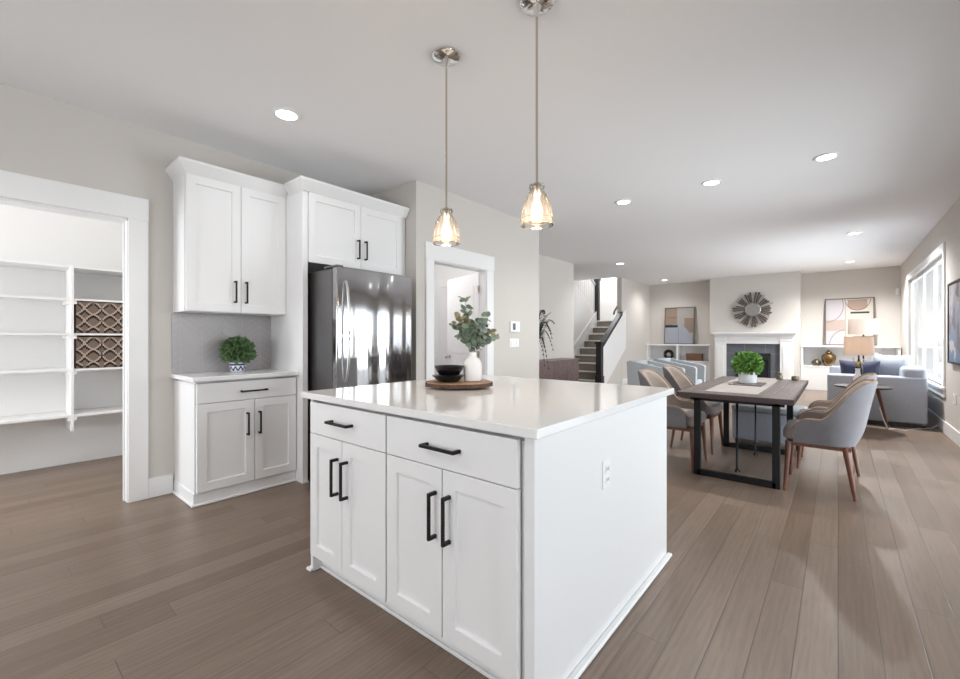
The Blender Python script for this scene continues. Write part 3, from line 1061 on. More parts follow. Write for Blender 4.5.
vs = thing('vase', (-1.588, 1.828, BZ), 'white bottle vase holding eucalyptus on the wooden board', 'vase')
v0 = vs.location
VP = [(.040, 0), (.049, .006), (.052, .02), (.052, .085), (.049, .105), (.040, .122), (.026, .135), (.021, .145), (.021, .160), (.023, .165), (.019, .165), (.016, .150), (.016, .12)]
MB().lathe(VP, v0, 32).build('body', M['ceramic'], vs, smooth=True)
eu = thing('eucalyptus_bouquet', (v0.x, v0.y, v0.z + .16), 'loose eucalyptus stems standing in the white vase', 'plant')
rnd = random.Random(11)
R3 = Vector((math.cos(YAW), math.sin(YAW), 0))
F3 = Vector((-math.sin(YAW), math.cos(YAW), 0))
sprigs = [(-.115, .155, .02), (-.07, .19, -.02), (-.045, .29, .0), (.015, .17, .04), (.06, .16, -.04), (.10, .115, .02), (.125, .075, -.03), (-.02, .14, -.05), (.04, .09, .05), (-.075, .09, .03), (.075, .20, .02)]
for k, (dx, dz, dy) in enumerate(sprigs):
    m = MB()
    st = Vector((v0.x, v0.y, v0.z + .10))
    end = Vector((v0.x, v0.y, v0.z + .165)) + R3 * dx + F3 * dy + Vector((0, 0, dz))
    mid = Vector((v0.x, v0.y, v0.z + .19)) + (end - st) * .30 + Vector((0, 0, .02))
    pl = []
    for i in range(9):
        t = i / 8
        pl.append(st * (1 - t) ** 2 + mid * 2 * t * (1 - t) + end * t * t)
    pl[0] = Vector((v0.x + rnd.uniform(-.006, .006), v0.y + rnd.uniform(-.006, .006), v0.z + .10))
    s_ = MB().tube(pl, .0016, 5, .0009).build('stem', M['stem'], eu)
    q = MB()
    for i in (3, 4, 4, 5, 5, 6, 6, 7, 7, 8, 8):
        for s in (-1, 1):
            side = R3 * s * rnd.uniform(.4, 1) + F3 * rnd.uniform(-.9, .9) + Vector((0, 0, rnd.uniform(-.3, .8)))
            up = Vector((rnd.uniform(-1, 1), rnd.uniform(-1, 1), rnd.uniform(-.4, 1)))
            L = rnd.uniform(.036, .054) if k % 3 else rnd.uniform(.030, .042)
            q.round_leaf(pl[i] + Vector((0, 0, rnd.uniform(-.012, .012))), side, up, L * .9, L * .74)
    q.build('leaves', M['euca2'] if k in (1, 5) else (M['euca3'] if k in (4, 6, 9) else M['euca']), s_)

# ------------------------------------------------------------------ pendants and recessed lights
def pendant(x, y, label):
    t = thing('pendant_light', (x, y, 1.70), label, 'pendant light', 'pendant lights over the island')
    MB().lathe([(.080, 0), (.080, -.010), (.072, -.018), (.022, -.026), (.010, -.06), (.006, -.075)], (x, y, H), 28).build('canopy', M['chrome'], t, smooth=True)
    MB().cone((x, y, 1.905), (x, y, H - .05), .0055, .0055, 10).build('rod', M['nickel'], t, smooth=True)
    MB().lathe([(.012, 1.915), (.022, 1.905), (.024, 1.86), (.018, 1.850), (.015, 1.842)], (x, y, 0), 20).build('socket', M['nickel'], t, smooth=True)
    g = MB()
    g.lathe([(r * .95, z + .012) for r, z in [(.026, 1.900), (.036, 1.893), (.036, 1.872), (.031, 1.866), (.045, 1.850), (.064, 1.815), (.075, 1.775), (.078, 1.735), (.078, 1.722), (.079, 1.705)]], (x, y, 0), 32, cap0=False, cap1=False)
    s = g.build('glass_shade', M['glassshade'], t, smooth=True, angle=80)
    for z, r in ((1.745, .0745), (1.717, .0745), (1.896, .0345)):
        MB().tube([(x + r * math.cos(2 * PI * i / 32), y + r * math.sin(2 * PI * i / 32), z) for i in range(33)], .0022, 6).build('rim', M['glassrim'], s, smooth=True)
    MB().lathe([(.011, 1.842), (.013, 1.83), (.024, 1.80), (.027, 1.78), (.022, 1.758), (.006, 1.747)], (x, y, 0), 20).build('bulb', M['bulb'], t, smooth=True)
    l = bpy.data.lights.new('pendant_glow', 'POINT')
    l.energy, l.color, l.shadow_soft_size = 2.0, (1.0, 0.68, 0.40), .03
    o = bpy.data.objects.new('pendant_glow', l)
    o.location = (x, y, 1.715)
    COL.objects.link(o)
    return t


pendant(-1.664, 1.693, 'glass pendant light nearer the refrigerator, over the middle of the island')
pendant(-1.075, 1.693, 'glass pendant light farther from the refrigerator, at the dining end of the island')


def recessed(x, y, label, watts=85):
    t = thing('recessed_light', (x, y, H - .012), label, 'recessed light', 'recessed ceiling lights')
    MB().lathe([(.088, 0), (.092, -.006), (.088, -.010), (.070, -.010), (.066, -.003)], (x, y, H), 32, cap0=True, cap1=False).build('trim_ring', M['white'], t, smooth=True)
    MB().lathe([(.068, -.0045), (.067, -.0055)], (x, y, H), 32).build('lens', M['led'], t)
    l = bpy.data.lights.new('downlight', 'SPOT')
    l.energy, l.color, l.spot_size, l.spot_blend, l.shadow_soft_size = watts, (1.0, 0.985, 0.965), math.radians(150), 0.8, .065
    o = bpy.data.objects.new('downlight', l)
    o.location = (x, y, H - .02)
    COL.objects.link(o)
    return t


for x, y, l in [(-2.956, 1.417, 'recessed ceiling light in front of the wall cabinets'),
                (-1.885, 4.808, 'recessed ceiling light nearest the doorway, in the row of three beyond the pendants'),
                (-0.973, 4.783, 'middle recessed ceiling light in the row of three beyond the pendants'),
                (-0.076, 4.742, 'recessed ceiling light nearest the right wall, in the row of three over the dining table'),
                (0.188, 8.449, 'nearer recessed ceiling light by the living room window'),
                (0.187, 11.515, 'farther recessed ceiling light by the living room window'),
                (-3.497, 8.729, 'recessed ceiling light in front of the staircase'),
                (-3.563, 11.941, 'recessed ceiling light in front of the left built-in shelves')]:
    recessed(x, y, l, 8 if x < -2.5 and y < 2 else (45 if y < 5 else (48 if x < -3 else 270)))
for x, y, l, pw in [(-2.9, -.6, 'added unseen recessed light behind the camera on the pantry side', 40), (-1.0, -.9, 'added unseen recessed light behind the camera on the window side', 22)]:  # downlights added out of view as fill for floor and cabinets
    recessed(x, y, l, pw)

# unseen ceiling lights that brighten the small side rooms (pantry, mudroom)
for nm, x, y, pw, lb in (('pantry', -4.3, -0.3, 2, 'unseen ceiling light inside the pantry'), ('mudroom', -4.4, 3.45, 12, 'unseen ceiling light inside the mudroom')):
    MB().lathe([(.15, 0), (.15, -.03), (.12, -.06), (.04, -.075)], (x, y, H), 28).build('ceiling_light', M['led'], smooth=True, label=lb, cat='ceiling light')
    l = bpy.data.lights.new('ceiling_glow', 'POINT')
    l.energy, l.shadow_soft_size = pw, .16
    o = bpy.data.objects.new('ceiling_glow', l)
    o.location = (x, y, H - .28)
    COL.objects.link(o)

# ------------------------------------------------------------------ pantry shelves and baskets
ps = thing('pantry_shelving', (-5.42, 0, 0), 'white open shelving along the back wall of the pantry', 'shelving')
XP0, XP1 = -5.598, -5.25
for z, th in ((1.842, .018), (1.550, .018), (1.237, .018), (.917, .018), (.508, .022)):
    BOX('shelf', M['pantry'], (XP0, XP1, -1.45, 1.07, z - th, z), ps, bev=.001)
BOX('divider', M['pantry'], (XP0, XP1 + .006, .570, .590, .36, 1.842), ps, bev=.001)
for z in (1.532, 1.219, .899, .486):
    BOX('cleat', M['pantry'], (XP0, XP1 + .003, .550, .610, z - .032, z - .001), ps, bev=.001)
def basket(z, h, label):
    t = thing('storage_basket', (-5.42, .80, z), label, 'basket', 'patterned baskets on the pantry shelves')
    x1, y0, y1 = -5.262, .605, 1.06
    BOX('body', M['basket'], (-5.57, x1, y0, y1, z, z + h), t, bev=.004)
    ed, dk = MB(), MB()
    per, amp = .235, h * .19
    rows = 2.5
    for r in range(4):
        zc = z + h * (r / rows)
        for s in (-1, 1):
            pl = []
            for i in range(41):
                y = y0 + (y1 - y0) * i / 40
                zz = zc + s * amp * math.cos(2 * PI * (y - y0) / per + PI * (r % 2))
                zz = min(z + h - .006, max(z + .026, zz))
                pl.append((y, zz))
            for a, b in zip(pl, pl[1:]):
                if abs(a[1] - b[1]) < 1e-6:
                    continue
                ed.box(x1, x1 + .004, a[0], b[0], min(a[1], b[1]) - .001, max(a[1], b[1]) + .005)
                dk.box(x1, x1 + .002, a[0], b[0], min(a[1], b[1]) - .024, max(a[1], b[1]) - .001)
    ed.build('wavy_band', M['basketedge'], t)
    dk.build('slots', M['basketdark'], t)


basket(1.238, .285, 'brown basket with wavy cutouts on the higher pantry shelf')
basket(.918, .285, 'brown basket with wavy cutouts on the lower pantry shelf')

# ------------------------------------------------------------------ passage wall controls
th = thing('thermostat', (XB, 4.49, 1.28), 'white wall thermostat with dark screen beside the doorway', 'thermostat')
BOX('case', M['plastic'], (XB, XB + .022, 4.40, 4.60, 1.275, 1.41), th, bev=.006, seg=2)
BOX('screen', M['screen'], (XB + .022, XB + .0235, 4.44, 4.50, 1.30, 1.385), th)
sw = thing('light_switch', (XB, 4.49, 1.08), 'white triple light switch below the thermostat', 'switch')
BOX('cover_plate', M['plastic'], (XB, XB + .006, 4.40, 4.60, 1.08, 1.19), sw, bev=.002)
for y in (4.44, 4.50, 4.56):
    BOX('rocker', M['plastic'], (XB + .006, XB + .012, y - .016, y + .016, 1.10, 1.17), sw, bev=.002)

# ------------------------------------------------------------------ hall: sideboard and palm
sb = thing('sideboard', (-4.07, 6.7, 0), 'dark brown wooden sideboard against the hall wall at the foot of the stairs', 'sideboard')
BOX('carcass', M['sidewood'], (-4.25, -3.90, 5.72, 7.64, .12, .77), sb, bev=.003)
BOX('top', M['sidewood'], (-4.252, -3.87, 5.70, 7.66, .77, .80), sb, bev=.003)
for y0, y1 in ((5.74, 6.2), (6.21, 6.67), (6.68, 7.15), (7.16, 7.63)):
    m = MB()
    m.box(-3.90, -3.882, y0, y1, .14, .75, .002)
    s = 1
    for k in range(5):
        a = .10 + .12 * k
        m.box(-3.882, -3.879, y0 + .02, y1 - .02, .14 + a * .95, .145 + a * .95)
    m.build('door', M['sidewood'], sb)
for x in (-4.2, -3.94):
    for y in (5.8, 7.56):
        BOX('leg', M['sidewood'], (x - .02, x + .02, y - .02, y + .02, 0, .12), sb)
pm = thing('potted_palm', (-3.66, 5.74, 0), 'dark palm with arching fronds peeking past the passage wall', 'plant')
q0 = pm.location
MB().lathe([(.11, 0), (.14, .02), (.16, .30), (.165, .32), (.145, .32), (.13, .25)], q0, 28).build('pot', M['darkpot'], pm, smooth=True)
m = MB()
rnd = random.Random(21)
fr_list = [(rnd.uniform(-1.2, 1.2) + (PI if k % 4 == 3 else 0), rnd.uniform(.14, .36), rnd.uniform(.75, 1.62), rnd.uniform(1.15, 1.62)) for k in range(17)]
trunk = MB()
trunk.tube([(q0.x, q0.y, .25), (q0.x + .01, q0.y, .6), (q0.x, q0.y + .01, 1.02)], .018, 8, .012)
trunk.build('stem', M['stem'], pm, smooth=True)
for az, reach, zend, zpeak in fr_list:
    d = R3 * math.cos(az) + F3 * math.sin(az)
    p_0 = Vector((q0.x, q0.y, 1.0))
    p_1 = p_0 + d * reach * .45 + Vector((0, 0, (zpeak - .92) * 1.35))
    p_2 = p_0 + d * reach + Vector((0, 0, zend - .92 - .1))
    pl = [p_0 * (1 - t) ** 2 + p_1 * 2 * t * (1 - t) + p_2 * t * t for t in [i / 14 for i in range(15)]]
    m.tube(pl, .005, 5, .002)
    for i in range(3, 15):
        tt = (pl[min(i + 1, 14)] - pl[i - 1]).normalized()
        sd = tt.cross(Vector((0, 0, 1)))
        for s in (-1, 1):
            m.leaf(pl[i], tt * .45 + sd * s + Vector((0, 0, -.25)), Vector((0, 0, 1)) + sd * s * .4, .13 * (1.1 - i / 17), .022)
m.build('fronds', M['palm'], pm)

# ------------------------------------------------------------------ staircase
st = thing('staircase', (-4.85, 10.6, 0), 'carpeted staircase with black newel post and handrail beyond the sideboard', 'staircase')
RS, TR, Y0 = .19, .27, 9.56
SXL, SXR = -5.40, -4.36
for k in range(9):
    m = MB()
    y = Y0 + TR * k
    m.box(SXL, SXR, y, (y + TR + .02) if k < 8 else 13.0, 0.0 if k == 0 else RS * (k + 1) - .24, RS * (k + 1), .012, 2)
    m.build('step', M['carpet'], st)
    BOX('lit_tread_edge', M['white'], (SXL, SXR, y - .025, y + .0, RS * (k + 1) - .03, RS * (k + 1) + .003), st, bev=.004)  # white strip draws the brightly lit edge of each carpet tread
# knee wall and stringer on the living-room side
MB().prism([(9.50, 0.0), (9.62, 0.0), (11.0, .95), (11.0, 1.95), (10.74, 1.78), (9.50, .93)], 'x', -4.36, -4.245).build('stringer', M['white'], st)
MB().prism([(Y0 - .1, 0), (Y0, 0), (11.8, 1.55), (11.8, 2.0), (11.7, 1.98), (Y0 - .1, .42)], 'x', SXL - .001, SXL + .02).build('skirt_board', M['white'], st)
m = MB()
m.box(-4.35, -4.19, 9.36, 9.52, 0, .32, .004).box(-4.335, -4.205, 9.375, 9.505, .32, 1.06, .004).box(-4.355, -4.185, 9.355, 9.525, 1.06, 1.12, .006)
m.build('newel_post', M['black_wood'], st)
MB().prism([(9.50, .93), (9.50, 1.02), (10.74, 1.88), (10.74, 1.79)], 'x', -4.35, -4.235).build('handrail', M['black_wood'], st)
MB().prism([(9.64, 0), (10.739, 0), (10.739, .76)], 'x', -4.36, -4.262).build('wall_under_stair', M['wall'], kind='structure')
m = MB()
m.box(-5.47, -5.34, 11.70, 11.83, 1.71, 2.95, .004).box(-5.49, -5.32, 11.68, 11.85, 2.88, 2.98, .006)
m.build('newel_post', M['black_wood'], st)
# second flight going back up
MB().prism([(9.3, 0), (12.99, 0), (12.99, 1.72), (11.75, 1.72), (9.3, 3.44)], 'x', -5.5, -5.402).build('wall_stair_flight', M['pantry'], kind='structure')
gd = thing('stair_guard', (-5.45, 10.7, 1.8), 'white balusters of the upper stair flight left of the tall black post', 'railing')
m = MB()
for i in range(16):
    y = 11.66 - i * .115
    z = 1.74 + (11.75 - y) * .70
    MB().box(-5.465, -5.435, y - .016, y + .016, z, z + .92).build('baluster', M['white'], gd)
MB().prism([(9.6, 4.20), (9.6, 4.26), (11.72, 2.78), (11.72, 2.72)], 'x', -5.48, -5.42).build('handrail', M['white'], gd)
# handrail bracket on the upper wall
MB().tube([(-4.42, 10.62, 1.82), (-4.43, 10.70, 1.90), (-4.44, 10.85, 2.0), (-4.44, 11.5, 2.42)], .024, 10).build('wall_handrail', M['black_wood'], smooth=True, label='short black wall handrail at the top of the stairs', cat='handrail')

# ------------------------------------------------------------------ fireplace wall
fp = thing('fireplace', (-1.61, YC, 0), 'white mantel fireplace with slate tile surround under the sunburst mirror', 'fireplace')
m = MB()
m.box(-2.50, -.74, YC - .19, YC, 1.305, 1.345, .004).box(-2.46, -.78, YC - .155, YC, 1.27, 1.305, .004).box(-2.43, -.81, YC - .125, YC, 1.245, 1.27, .004)
m.build('mantel_shelf', M['white'], fp)
m = MB()
m.box(-2.42, -.82, YC - .085, YC, 1.06, 1.245, .002).box(-2.17, -1.07, YC - .095, YC - .085, 1.10, 1.21, .002)
m.build('frieze', M['white'], fp)
for x0, x1 in ((-2.44, -2.185), (-1.055, -.80)):
    m = MB()
    m.box(x0, x1, YC - .10, YC, .0, 1.245, .003)
    m.box(x0 - .015, x1 + .015, YC - .115, YC, 0, .16, .003)
    m.box(x0 + .05, x1 - .05, YC - .112, YC - .10, .22, 1.0, .002)
    m.box(x0 - .01, x1 + .01, YC - .112, YC, 1.13, 1.17, .003)
    m.build('pilaster', M['white'], fp)
m = MB()
m.box(-2.185, -1.98, YC - .03, YC, 0, 1.06).box(-1.245, -1.055, YC - .03, YC, 0, 1.06).box(-1.98, -1.245, YC - .03, YC, .83, 1.06)
m.build('slate_surround', M['slate'], fp)
m = MB()
m.box(-1.98, -1.93, YC - .04, YC + .09, .0, .83, .003).box(-1.295, -1.245, YC - .04, YC + .09, 0, .83, .003).box(-1.98, -1.245, YC - .04, YC + .09, .78, .83, .003)
m.box(-1.98, -1.245, YC - .04, YC + .09, 0, .09, .003)
fb = m.build('firebox', M['firebox'], fp)
m = MB()
for k in range(4):
    m.box(-1.93, -1.295, YC - .03, YC + .02, .665 + .03 * k, .680 + .03 * k)
m.build('louver', M['firebox'], fb)
BOX('glass', M['fireglass'], (-1.93, -1.295, YC + .0, YC + .01, .09, .66), fb)

sm = thing('sunburst_mirror', (-1.61, YC - .03, 1.45), 'round sunburst mirror of dark driftwood rays above the mantel', 'mirror')
c0 = Vector((-1.61, YC - .028, 1.905))
rnd = random.Random(4)
for mt, par in (('drift', 0), ('drift2', 1)):
    m = MB()
    for i in range(42):
        if (i % 4 == 2) != bool(par):
            continue
        a = 2 * PI * i / 42 + .05
        r1 = .43 * rnd.uniform(.80, 1.02)
        w0, w1 = .009, .021 if i % 2 else .027
        d = Vector((math.cos(a), 0, math.sin(a)))
        s = Vector((-math.sin(a), 0, math.cos(a)))
        y0 = -.02 * (i % 2) - .012
        P = [c0 + d * .15 + s * w0, c0 + d * r1 + s * w1, c0 + d * (r1 + .015), c0 + d * r1 - s * w1, c0 + d * .15 - s * w0]
        m.prism([(p.x, p.z) for p in P], 'y', c0.y + y0 - .012, c0.y + y0 + .012)
    m.build('rays', M[mt], sm)
m = MB()
m.lathe([(.17, 0), (.175, .012), (.155, .022), (.15, .016)], (0, 0, 0), 36)
bmesh.ops.transform(m.bm, matrix=Matrix.Translation((c0.x, c0.y - .03, c0.z)) @ Matrix.Rotation(PI / 2, 4, 'X'), verts=m.bm.verts)
m.build('mirror_glass', M['mirror'], sm, smooth=True)

# built-in shelves either side
def built_in(name, x0, x1, divs, label, ztop, zs):
    t = thing(name, ((x0 + x1) / 2, 12.72, 0), label, 'shelves')
    y0, y1 = 12.55, YF - .017
    BOX('top', M['white'], (x0, x1, y0 - .03, y1, ztop - .04, ztop), t, bev=.003)
    BOX('shelf', M['white'], (x0 + .04, x1 - .04, y0, y1, zs - .03, zs), t, bev=.002)
    BOX('back_panel', M['white'], (x0, x1, y1 - .015, y1, 0, ztop - .04), t)
    for x in [x0, x1 - .05] + divs:
        BOX('upright', M['white'], (x, x + .05, y0, y1 - .015, 0 if x in (x0, x1 - .05) else zs, ztop - .04), t, bev=.002)
    BOX('base_panel', M['white'], (x0 + .05, x1 - .05, y0 + .01, y0 + .03, 0, zs - .03), t, bev=.002)
    return t


built_in('built_in_shelves', -4.255, -2.575, [-3.44], 'white built-in shelves left of the fireplace', 1.03, .585)
built_in('built_in_shelves', -.675, 1.015, [], 'white built-in shelves right of the fireplace behind the lamps', 1.03, .56)


def painting(name, x0, x1, z0, z1, material, label, lean=.035):
    t = thing(name, ((x0 + x1) / 2, 12.75, z0), label, 'painting')
    yb = YF - .02
    def P(z, o):
        return yb - .11 - o + .10 * (z - z0) / (z1 - z0)
    def slab(m, a, b, c, d, o0, o1):
        v = [m.bm.verts.new((x, P(z, o), z)) for o in (o0, o1) for (x, z) in ((a, c), (b, c), (b, d), (a, d))]
        for f in ((0, 1, 2, 3), (7, 6, 5, 4), (0, 4, 5, 1), (1, 5, 6, 2), (2, 6, 7, 3), (3, 7, 4, 0)):
            m.bm.faces.new([v[i] for i in f])
    m = MB()
    slab(m, x0 + .02, x1 - .02, z0 + .02, z1 - .02, 0, .015)
    m.build('canvas', material, t)
    m = MB()
    for a, b, c, d in ((x0, x0 + .022, z0, z1), (x1 - .022, x1, z0, z1), (x0, x1, z0, z0 + .022), (x0, x1, z1 - .022, z1)):
        slab(m, a, b, c, d, -.005, .03)
    m.build('frame', M['frame'], t)
    return t


painting('painting', -3.82, -3.03, 1.033, 2.07, art_mat('abstract_boulder', 'boulder'), 'abstract framed painting leaning on the shelves left of the fireplace')
painting('painting', -.235, .62, 1.033, 2.11, art_mat('abstract_curves', 'curves'), 'abstract framed painting leaning behind the lamps right of the fireplace')

m = MB()
rg = thing('ring_sculpture', (-3.62, 12.6, .587), 'black ring sculpture on a foot on the left shelves', 'sculpture')
pts = [(-3.655 + .098 * math.cos(2 * PI * i / 32), 12.62, .587 + .155 + .098 * math.sin(2 * PI * i / 32)) for i in range(33)]
MB().tube(pts, .042, 12).build('ring', M['black'], rg, smooth=True)
MB().box(-3.705, -3.605, 12.58, 12.66, .587, .607, .003).build('foot', M['black'], rg)
wb = thing('wooden_box', (-2.97, 12.63, .587), 'carved brown wooden box on the left shelves', 'box')
BOX('body', M['boxwood'], (-3.19, -2.80, 12.58, 12.76, .587, .74), wb, bev=.004)
BOX('lid', M['boxwood'], (-3.195, -2.795, 12.575, 12.765, .742, .785), wb, bev=.006)
m = MB()
for k in range(4):
    m.box(-3.17, -2.82, 12.577, 12.58, .60 + .032 * k, .612 + .032 * k)
m.build('carved_band', M['boxwood'], wb)
MB().lathe([(.05, 0), (.085, .03), (.095, .07), (.075, .11), (.035, .125), (.03, .14), (.04, .148)], (-.385, 12.66, .562), 28).build('small_pot', M['darkpot'], smooth=True, label='small dark round pot on the right shelves beside the bronze vase', cat='pot')
bv = thing('bronze_vase', (-.165, 12.66, .562), 'bronze lidded vase on the right shelves', 'vase')
MB().lathe([(.06, 0), (.065, .01), (.11, .08), (.135, .17), (.13, .23), (.09, .275), (.06, .285), (.065, .30)], bv.location, 28).build('body', M['bronze'], bv, smooth=True)
MB().lathe([(.07, .30), (.055, .325), (.02, .34), (.022, .36), (.008, .37)], bv.location, 20).build('lid', M['bronze'], bv, smooth=True)
ss = thing('motion_sensor', (.985, YF - .03, 2.15), 'small white motion sensor high in the far right corner', 'sensor')
BOX('case', M['plastic'], (.955, 1.015, YF - .045, YF, 2.14, 2.28), ss, bev=.012, seg=2)
BOX('lens', M['white'], (.967, 1.003, YF - .052, YF - .045, 2.165, 2.215), ss, bev=.002)

# right wall art, outlet and floor registers
wa = thing('wall_art', (XR - .03, 7.0, .90), 'framed blue and grey abstract art on the right wall near the window', 'painting')
BOX('canvas', art_mat('abstract_river', 'river'), (XR - .03, XR - .012, 6.42, 7.44, .925, 1.81), wa)
m = MB()
for a in ((6.395, 6.42, .9, 1.835), (7.44, 7.465, .9, 1.835), (6.395, 7.465, .9, .925), (6.395, 7.465, 1.81, 1.835)):
    m.box(XR - .038, XR - .001, *a)
m.build('frame', M['black'], wa)


def outlet_l(y, z, label):
    t = thing('electrical_outlet', (XR, y, z - .06), label, 'outlet')
    BOX('cover_plate', M['plastic'], (XR - .006, XR, y - .08, y + .08, z - .058, z + .058), t, bev=.002)
    for s in (-1, 1):
        BOX('socket', M['plastic'], (XR - .009, XR - .006, y + s * .045 - .02, y + s * .045 + .02, z - .036, z + .036), t, bev=.002)


outlet_l(7.30, .49, 'white outlet plate low on the right wall under the framed art')


def register(x0, x1, y0, y1, label):
    t = thing('floor_register', ((x0 + x1) / 2, (y0 + y1) / 2, 0), label, 'vent', 'floor registers along the right wall')
    m = MB()
    m.box(x0, x1, y0, y0 + .015, .0005, .006).box(x0, x1, y1 - .015, y1, .0005, .006).box(x0, x0 + .015, y0, y1, .0005, .006).box(x1 - .015, x1, y0, y1, .0005, .006)
    m.build('rim', M['frame'], t)
    m = MB()
    n = 9
    for i in range(n):
        y = y0 + .02 + (y1 - y0 - .04) * i / (n - 1)
        m.box(x0 + .015, x1 - .015, y - .004, y + .004, .0008, .0045)
    m.build('slats', M['black'], t)


register(.80, .92, 8.02, 8.34, 'floor register beside the sofa')
register(.755, .875, 4.80, 5.10, 'floor register nearer the camera at the right edge')

# ------------------------------------------------------------------ dining table
tb = thing('dining_table', (-.66, 4.9, 0), 'rectangular dining table with weathered wood top and black metal legs', 'table')
TX0, TX1, TY0, TY1 = -1.068, -.262, 3.945, 5.93
m = MB()
nb = 6
for i in range(nb):
    a = TX0 + (TX1 - TX0) * i / nb
    b = TX0 + (TX1 - TX0) * (i + 1) / nb
    m.box(a + .0004, b - .0004, TY0 + .013, TY1 - .013, .69, .73, .0015)
m.build('top', M['tabletop'], tb)
m = MB()
m.box(TX0 - .012, TX1 + .012, TY0, TY0 + .012, .688, .729, .001).box(TX0 - .012, TX1 + .012, TY1 - .012, TY1, .688, .729, .001)
m.box(TX0 - .012, TX0 - .0005, TY0 + .012, TY1 - .012, .688, .729, .001).box(TX1 + .0005, TX1 + .012, TY0 + .012, TY1 - .012, .688, .729, .001)
m.build('edge_band', M['edgewood'], tb)
for y in (4.10, 5.36):
    m = MB()
    for x in (-.945, -.375):
        m.box(x - .026, x + .026, y - .02, y + .02, 0, .689, .002)
    m.box(-.945, -.375, y - .02, y + .02, 0, .05, .002).box(-1.0, -.32, y - .02, y + .02, .65, .689, .002)
    m.build('leg_frame', M['black'], tb)
m = MB()
m.box(-.69, -.63, 4.10, 5.36, .66, .689)
m.build('rail', M['black'], tb)
for x, y in ((-.685, 4.36), (-.64, 5.10)):
    m = MB()
    m.tube([(x, y, .67), (x, y, .04), (x - .012, y - .01, .008)], .011, 10)
    m.tube([(x, y, .04), (x + .02, y + .015, .008)], .007, 8)
    m.build('support_rod', M['black'], tb, smooth=True)
MB().box(-.895, -.50, TY0 + .16, 5.92, .7305, .7335).build('table_runner', M['runner'], label='oatmeal linen runner lying along the dining table', cat='table runner')
ty = MB()
ty.box(-.83, -.555, 4.80, 5.16, .734, .746, .003)
ty.build('serving_tray', M['tabletop'], label='thin dark wooden tray under the marbled planter', cat='tray')
pl_ = thing('potted_boxwood', (-.69, 4.97, .7465), 'round bright green plant in a marbled white pot on the dining table', 'plant')
p0 = pl_.location
MB().lathe([(.070, 0), (.076, .004), (.080, .08), (.081, .112), (.075, .112), (.072, .08)], p0, 32).build('pot', M['marble'], pl_, smooth=True, label='marbled white pot')
leaf_ball('foliage', (p0.x, p0.y, p0.z + .185), .125, 1300, .030, .021, M['leaf2'], pl_, .92, 8)
# small figurines at the far end of the table
MB().lathe([(.03, 0), (.034, .03), (.02, .055), (.024, .07), (.008, .082)], (-.50, 5.78, .734), 16).build('votive', M['darkpot'], smooth=True, label='small dark votive at the far corner of the runner', cat='candle holder')
MB().lathe([(.03, 0), (.036, .02), (.03, .045), (.012, .05)], (-.36, 5.80, .7305), 16).build('votive', M['darkpot'], smooth=True, label='small dark votive on bare wood at the far right of the table', cat='candle holder')

# ------------------------------------------------------------------ dining chairs (built facing +X at the origin)
def chair_shell(name, o_out, o_in, material, parent, zb0=.385, drop=0.0, ztrim=0.0):
    m = MB()
    N, S = 44, 9

    def plan(t, off, lean):
        # U-shape: straight arms, rounded back. t 0..1
        hw, xf, xb = .262 + off, .15, -.255 - off
        rad = .20
        L1 = xf - (xb + rad)
        arc = PI / 2 * rad
        L2 = 2 * hw - 2 * rad
        tot = 2 * L1 + 2 * arc + L2
        s = t * tot
        if s < L1:
            p = (xf - s, -hw)
            n = (0, -1)
        elif s < L1 + arc:
            a = (s - L1) / rad
            p = (xb + rad - rad * math.sin(a), -hw + rad - rad * math.cos(a))
            n = (-math.sin(a), -math.cos(a))
        elif s < L1 + arc + L2:
            p = (xb, -hw + rad + (s - L1 - arc))
            n = (-1, 0)
        elif s < L1 + 2 * arc + L2:
            a = (s - L1 - arc - L2) / rad
            p = (xb + rad - rad * math.cos(a), hw - rad + rad * math.sin(a))
            n = (-math.cos(a), math.sin(a))
        else:
            p = (xb + rad + (s - L1 - 2 * arc - L2), hw)
            n = (0, 1)
        return (p[0] + n[0] * lean, p[1] + n[1] * lean * .35), p[0]

    def top(x):
        # arm height by how far back
        k = max(0, min(1, (-.015 - x) / .215))
        k = k * k * (3 - 2 * k)
        zt = .572 + (.868 - .572) * k
        # rounded arm front
        f = max(0, (x - .06) / .09)
        return zt - .075 * f * f - ztrim
    rows = []
    for off in (o_out, o_in):
        g = []
        for i in range(N + 1):
            t = i / N
            (_, _), x = plan(t, off, 0)
            zt = top(x)
            col = []
            for j in range(S + 1):
                z = zb0 + (zt - zb0) * j / S
                zk = max(0, (z - zb0) / .48)
                lean = .085 * zk ** 1.2 - .035 * max(0, 1 - zk * 3) ** 2
                (px_, py_), _ = plan(t, off, lean)
                col.append(m.bm.verts.new((px_, py_, z)))
            g.append(col)
        rows.append(g)
    A, B = rows
    F = m.bm.faces.new
    for i in range(N):
        for j in range(S):
            F((A[i][j], A[i + 1][j], A[i + 1][j + 1], A[i][j + 1]))
            F((B[i][j], B[i][j + 1], B[i + 1][j + 1], B[i + 1][j]))
        F((A[i][S], A[i + 1][S], B[i + 1][S], B[i][S]))
        F((A[i][0], B[i][0], B[i + 1][0], A[i + 1][0]))
    for i in (0, N):
        for j in range(S):
            F((A[i][j], A[i][j + 1], B[i][j + 1], B[i][j]))
    rim = [(A[i][S].co + B[i][S].co) / 2 for i in range(N + 1)]
    front = [(A[0][j].co.copy()) for j in range(S + 1)]
    front2 = [(A[N][j].co.copy()) for j in range(S + 1)]
    o = m.build(name, material, parent, smooth=True, angle=50)
    return o, [Vector(v) for v in rim], front, front2


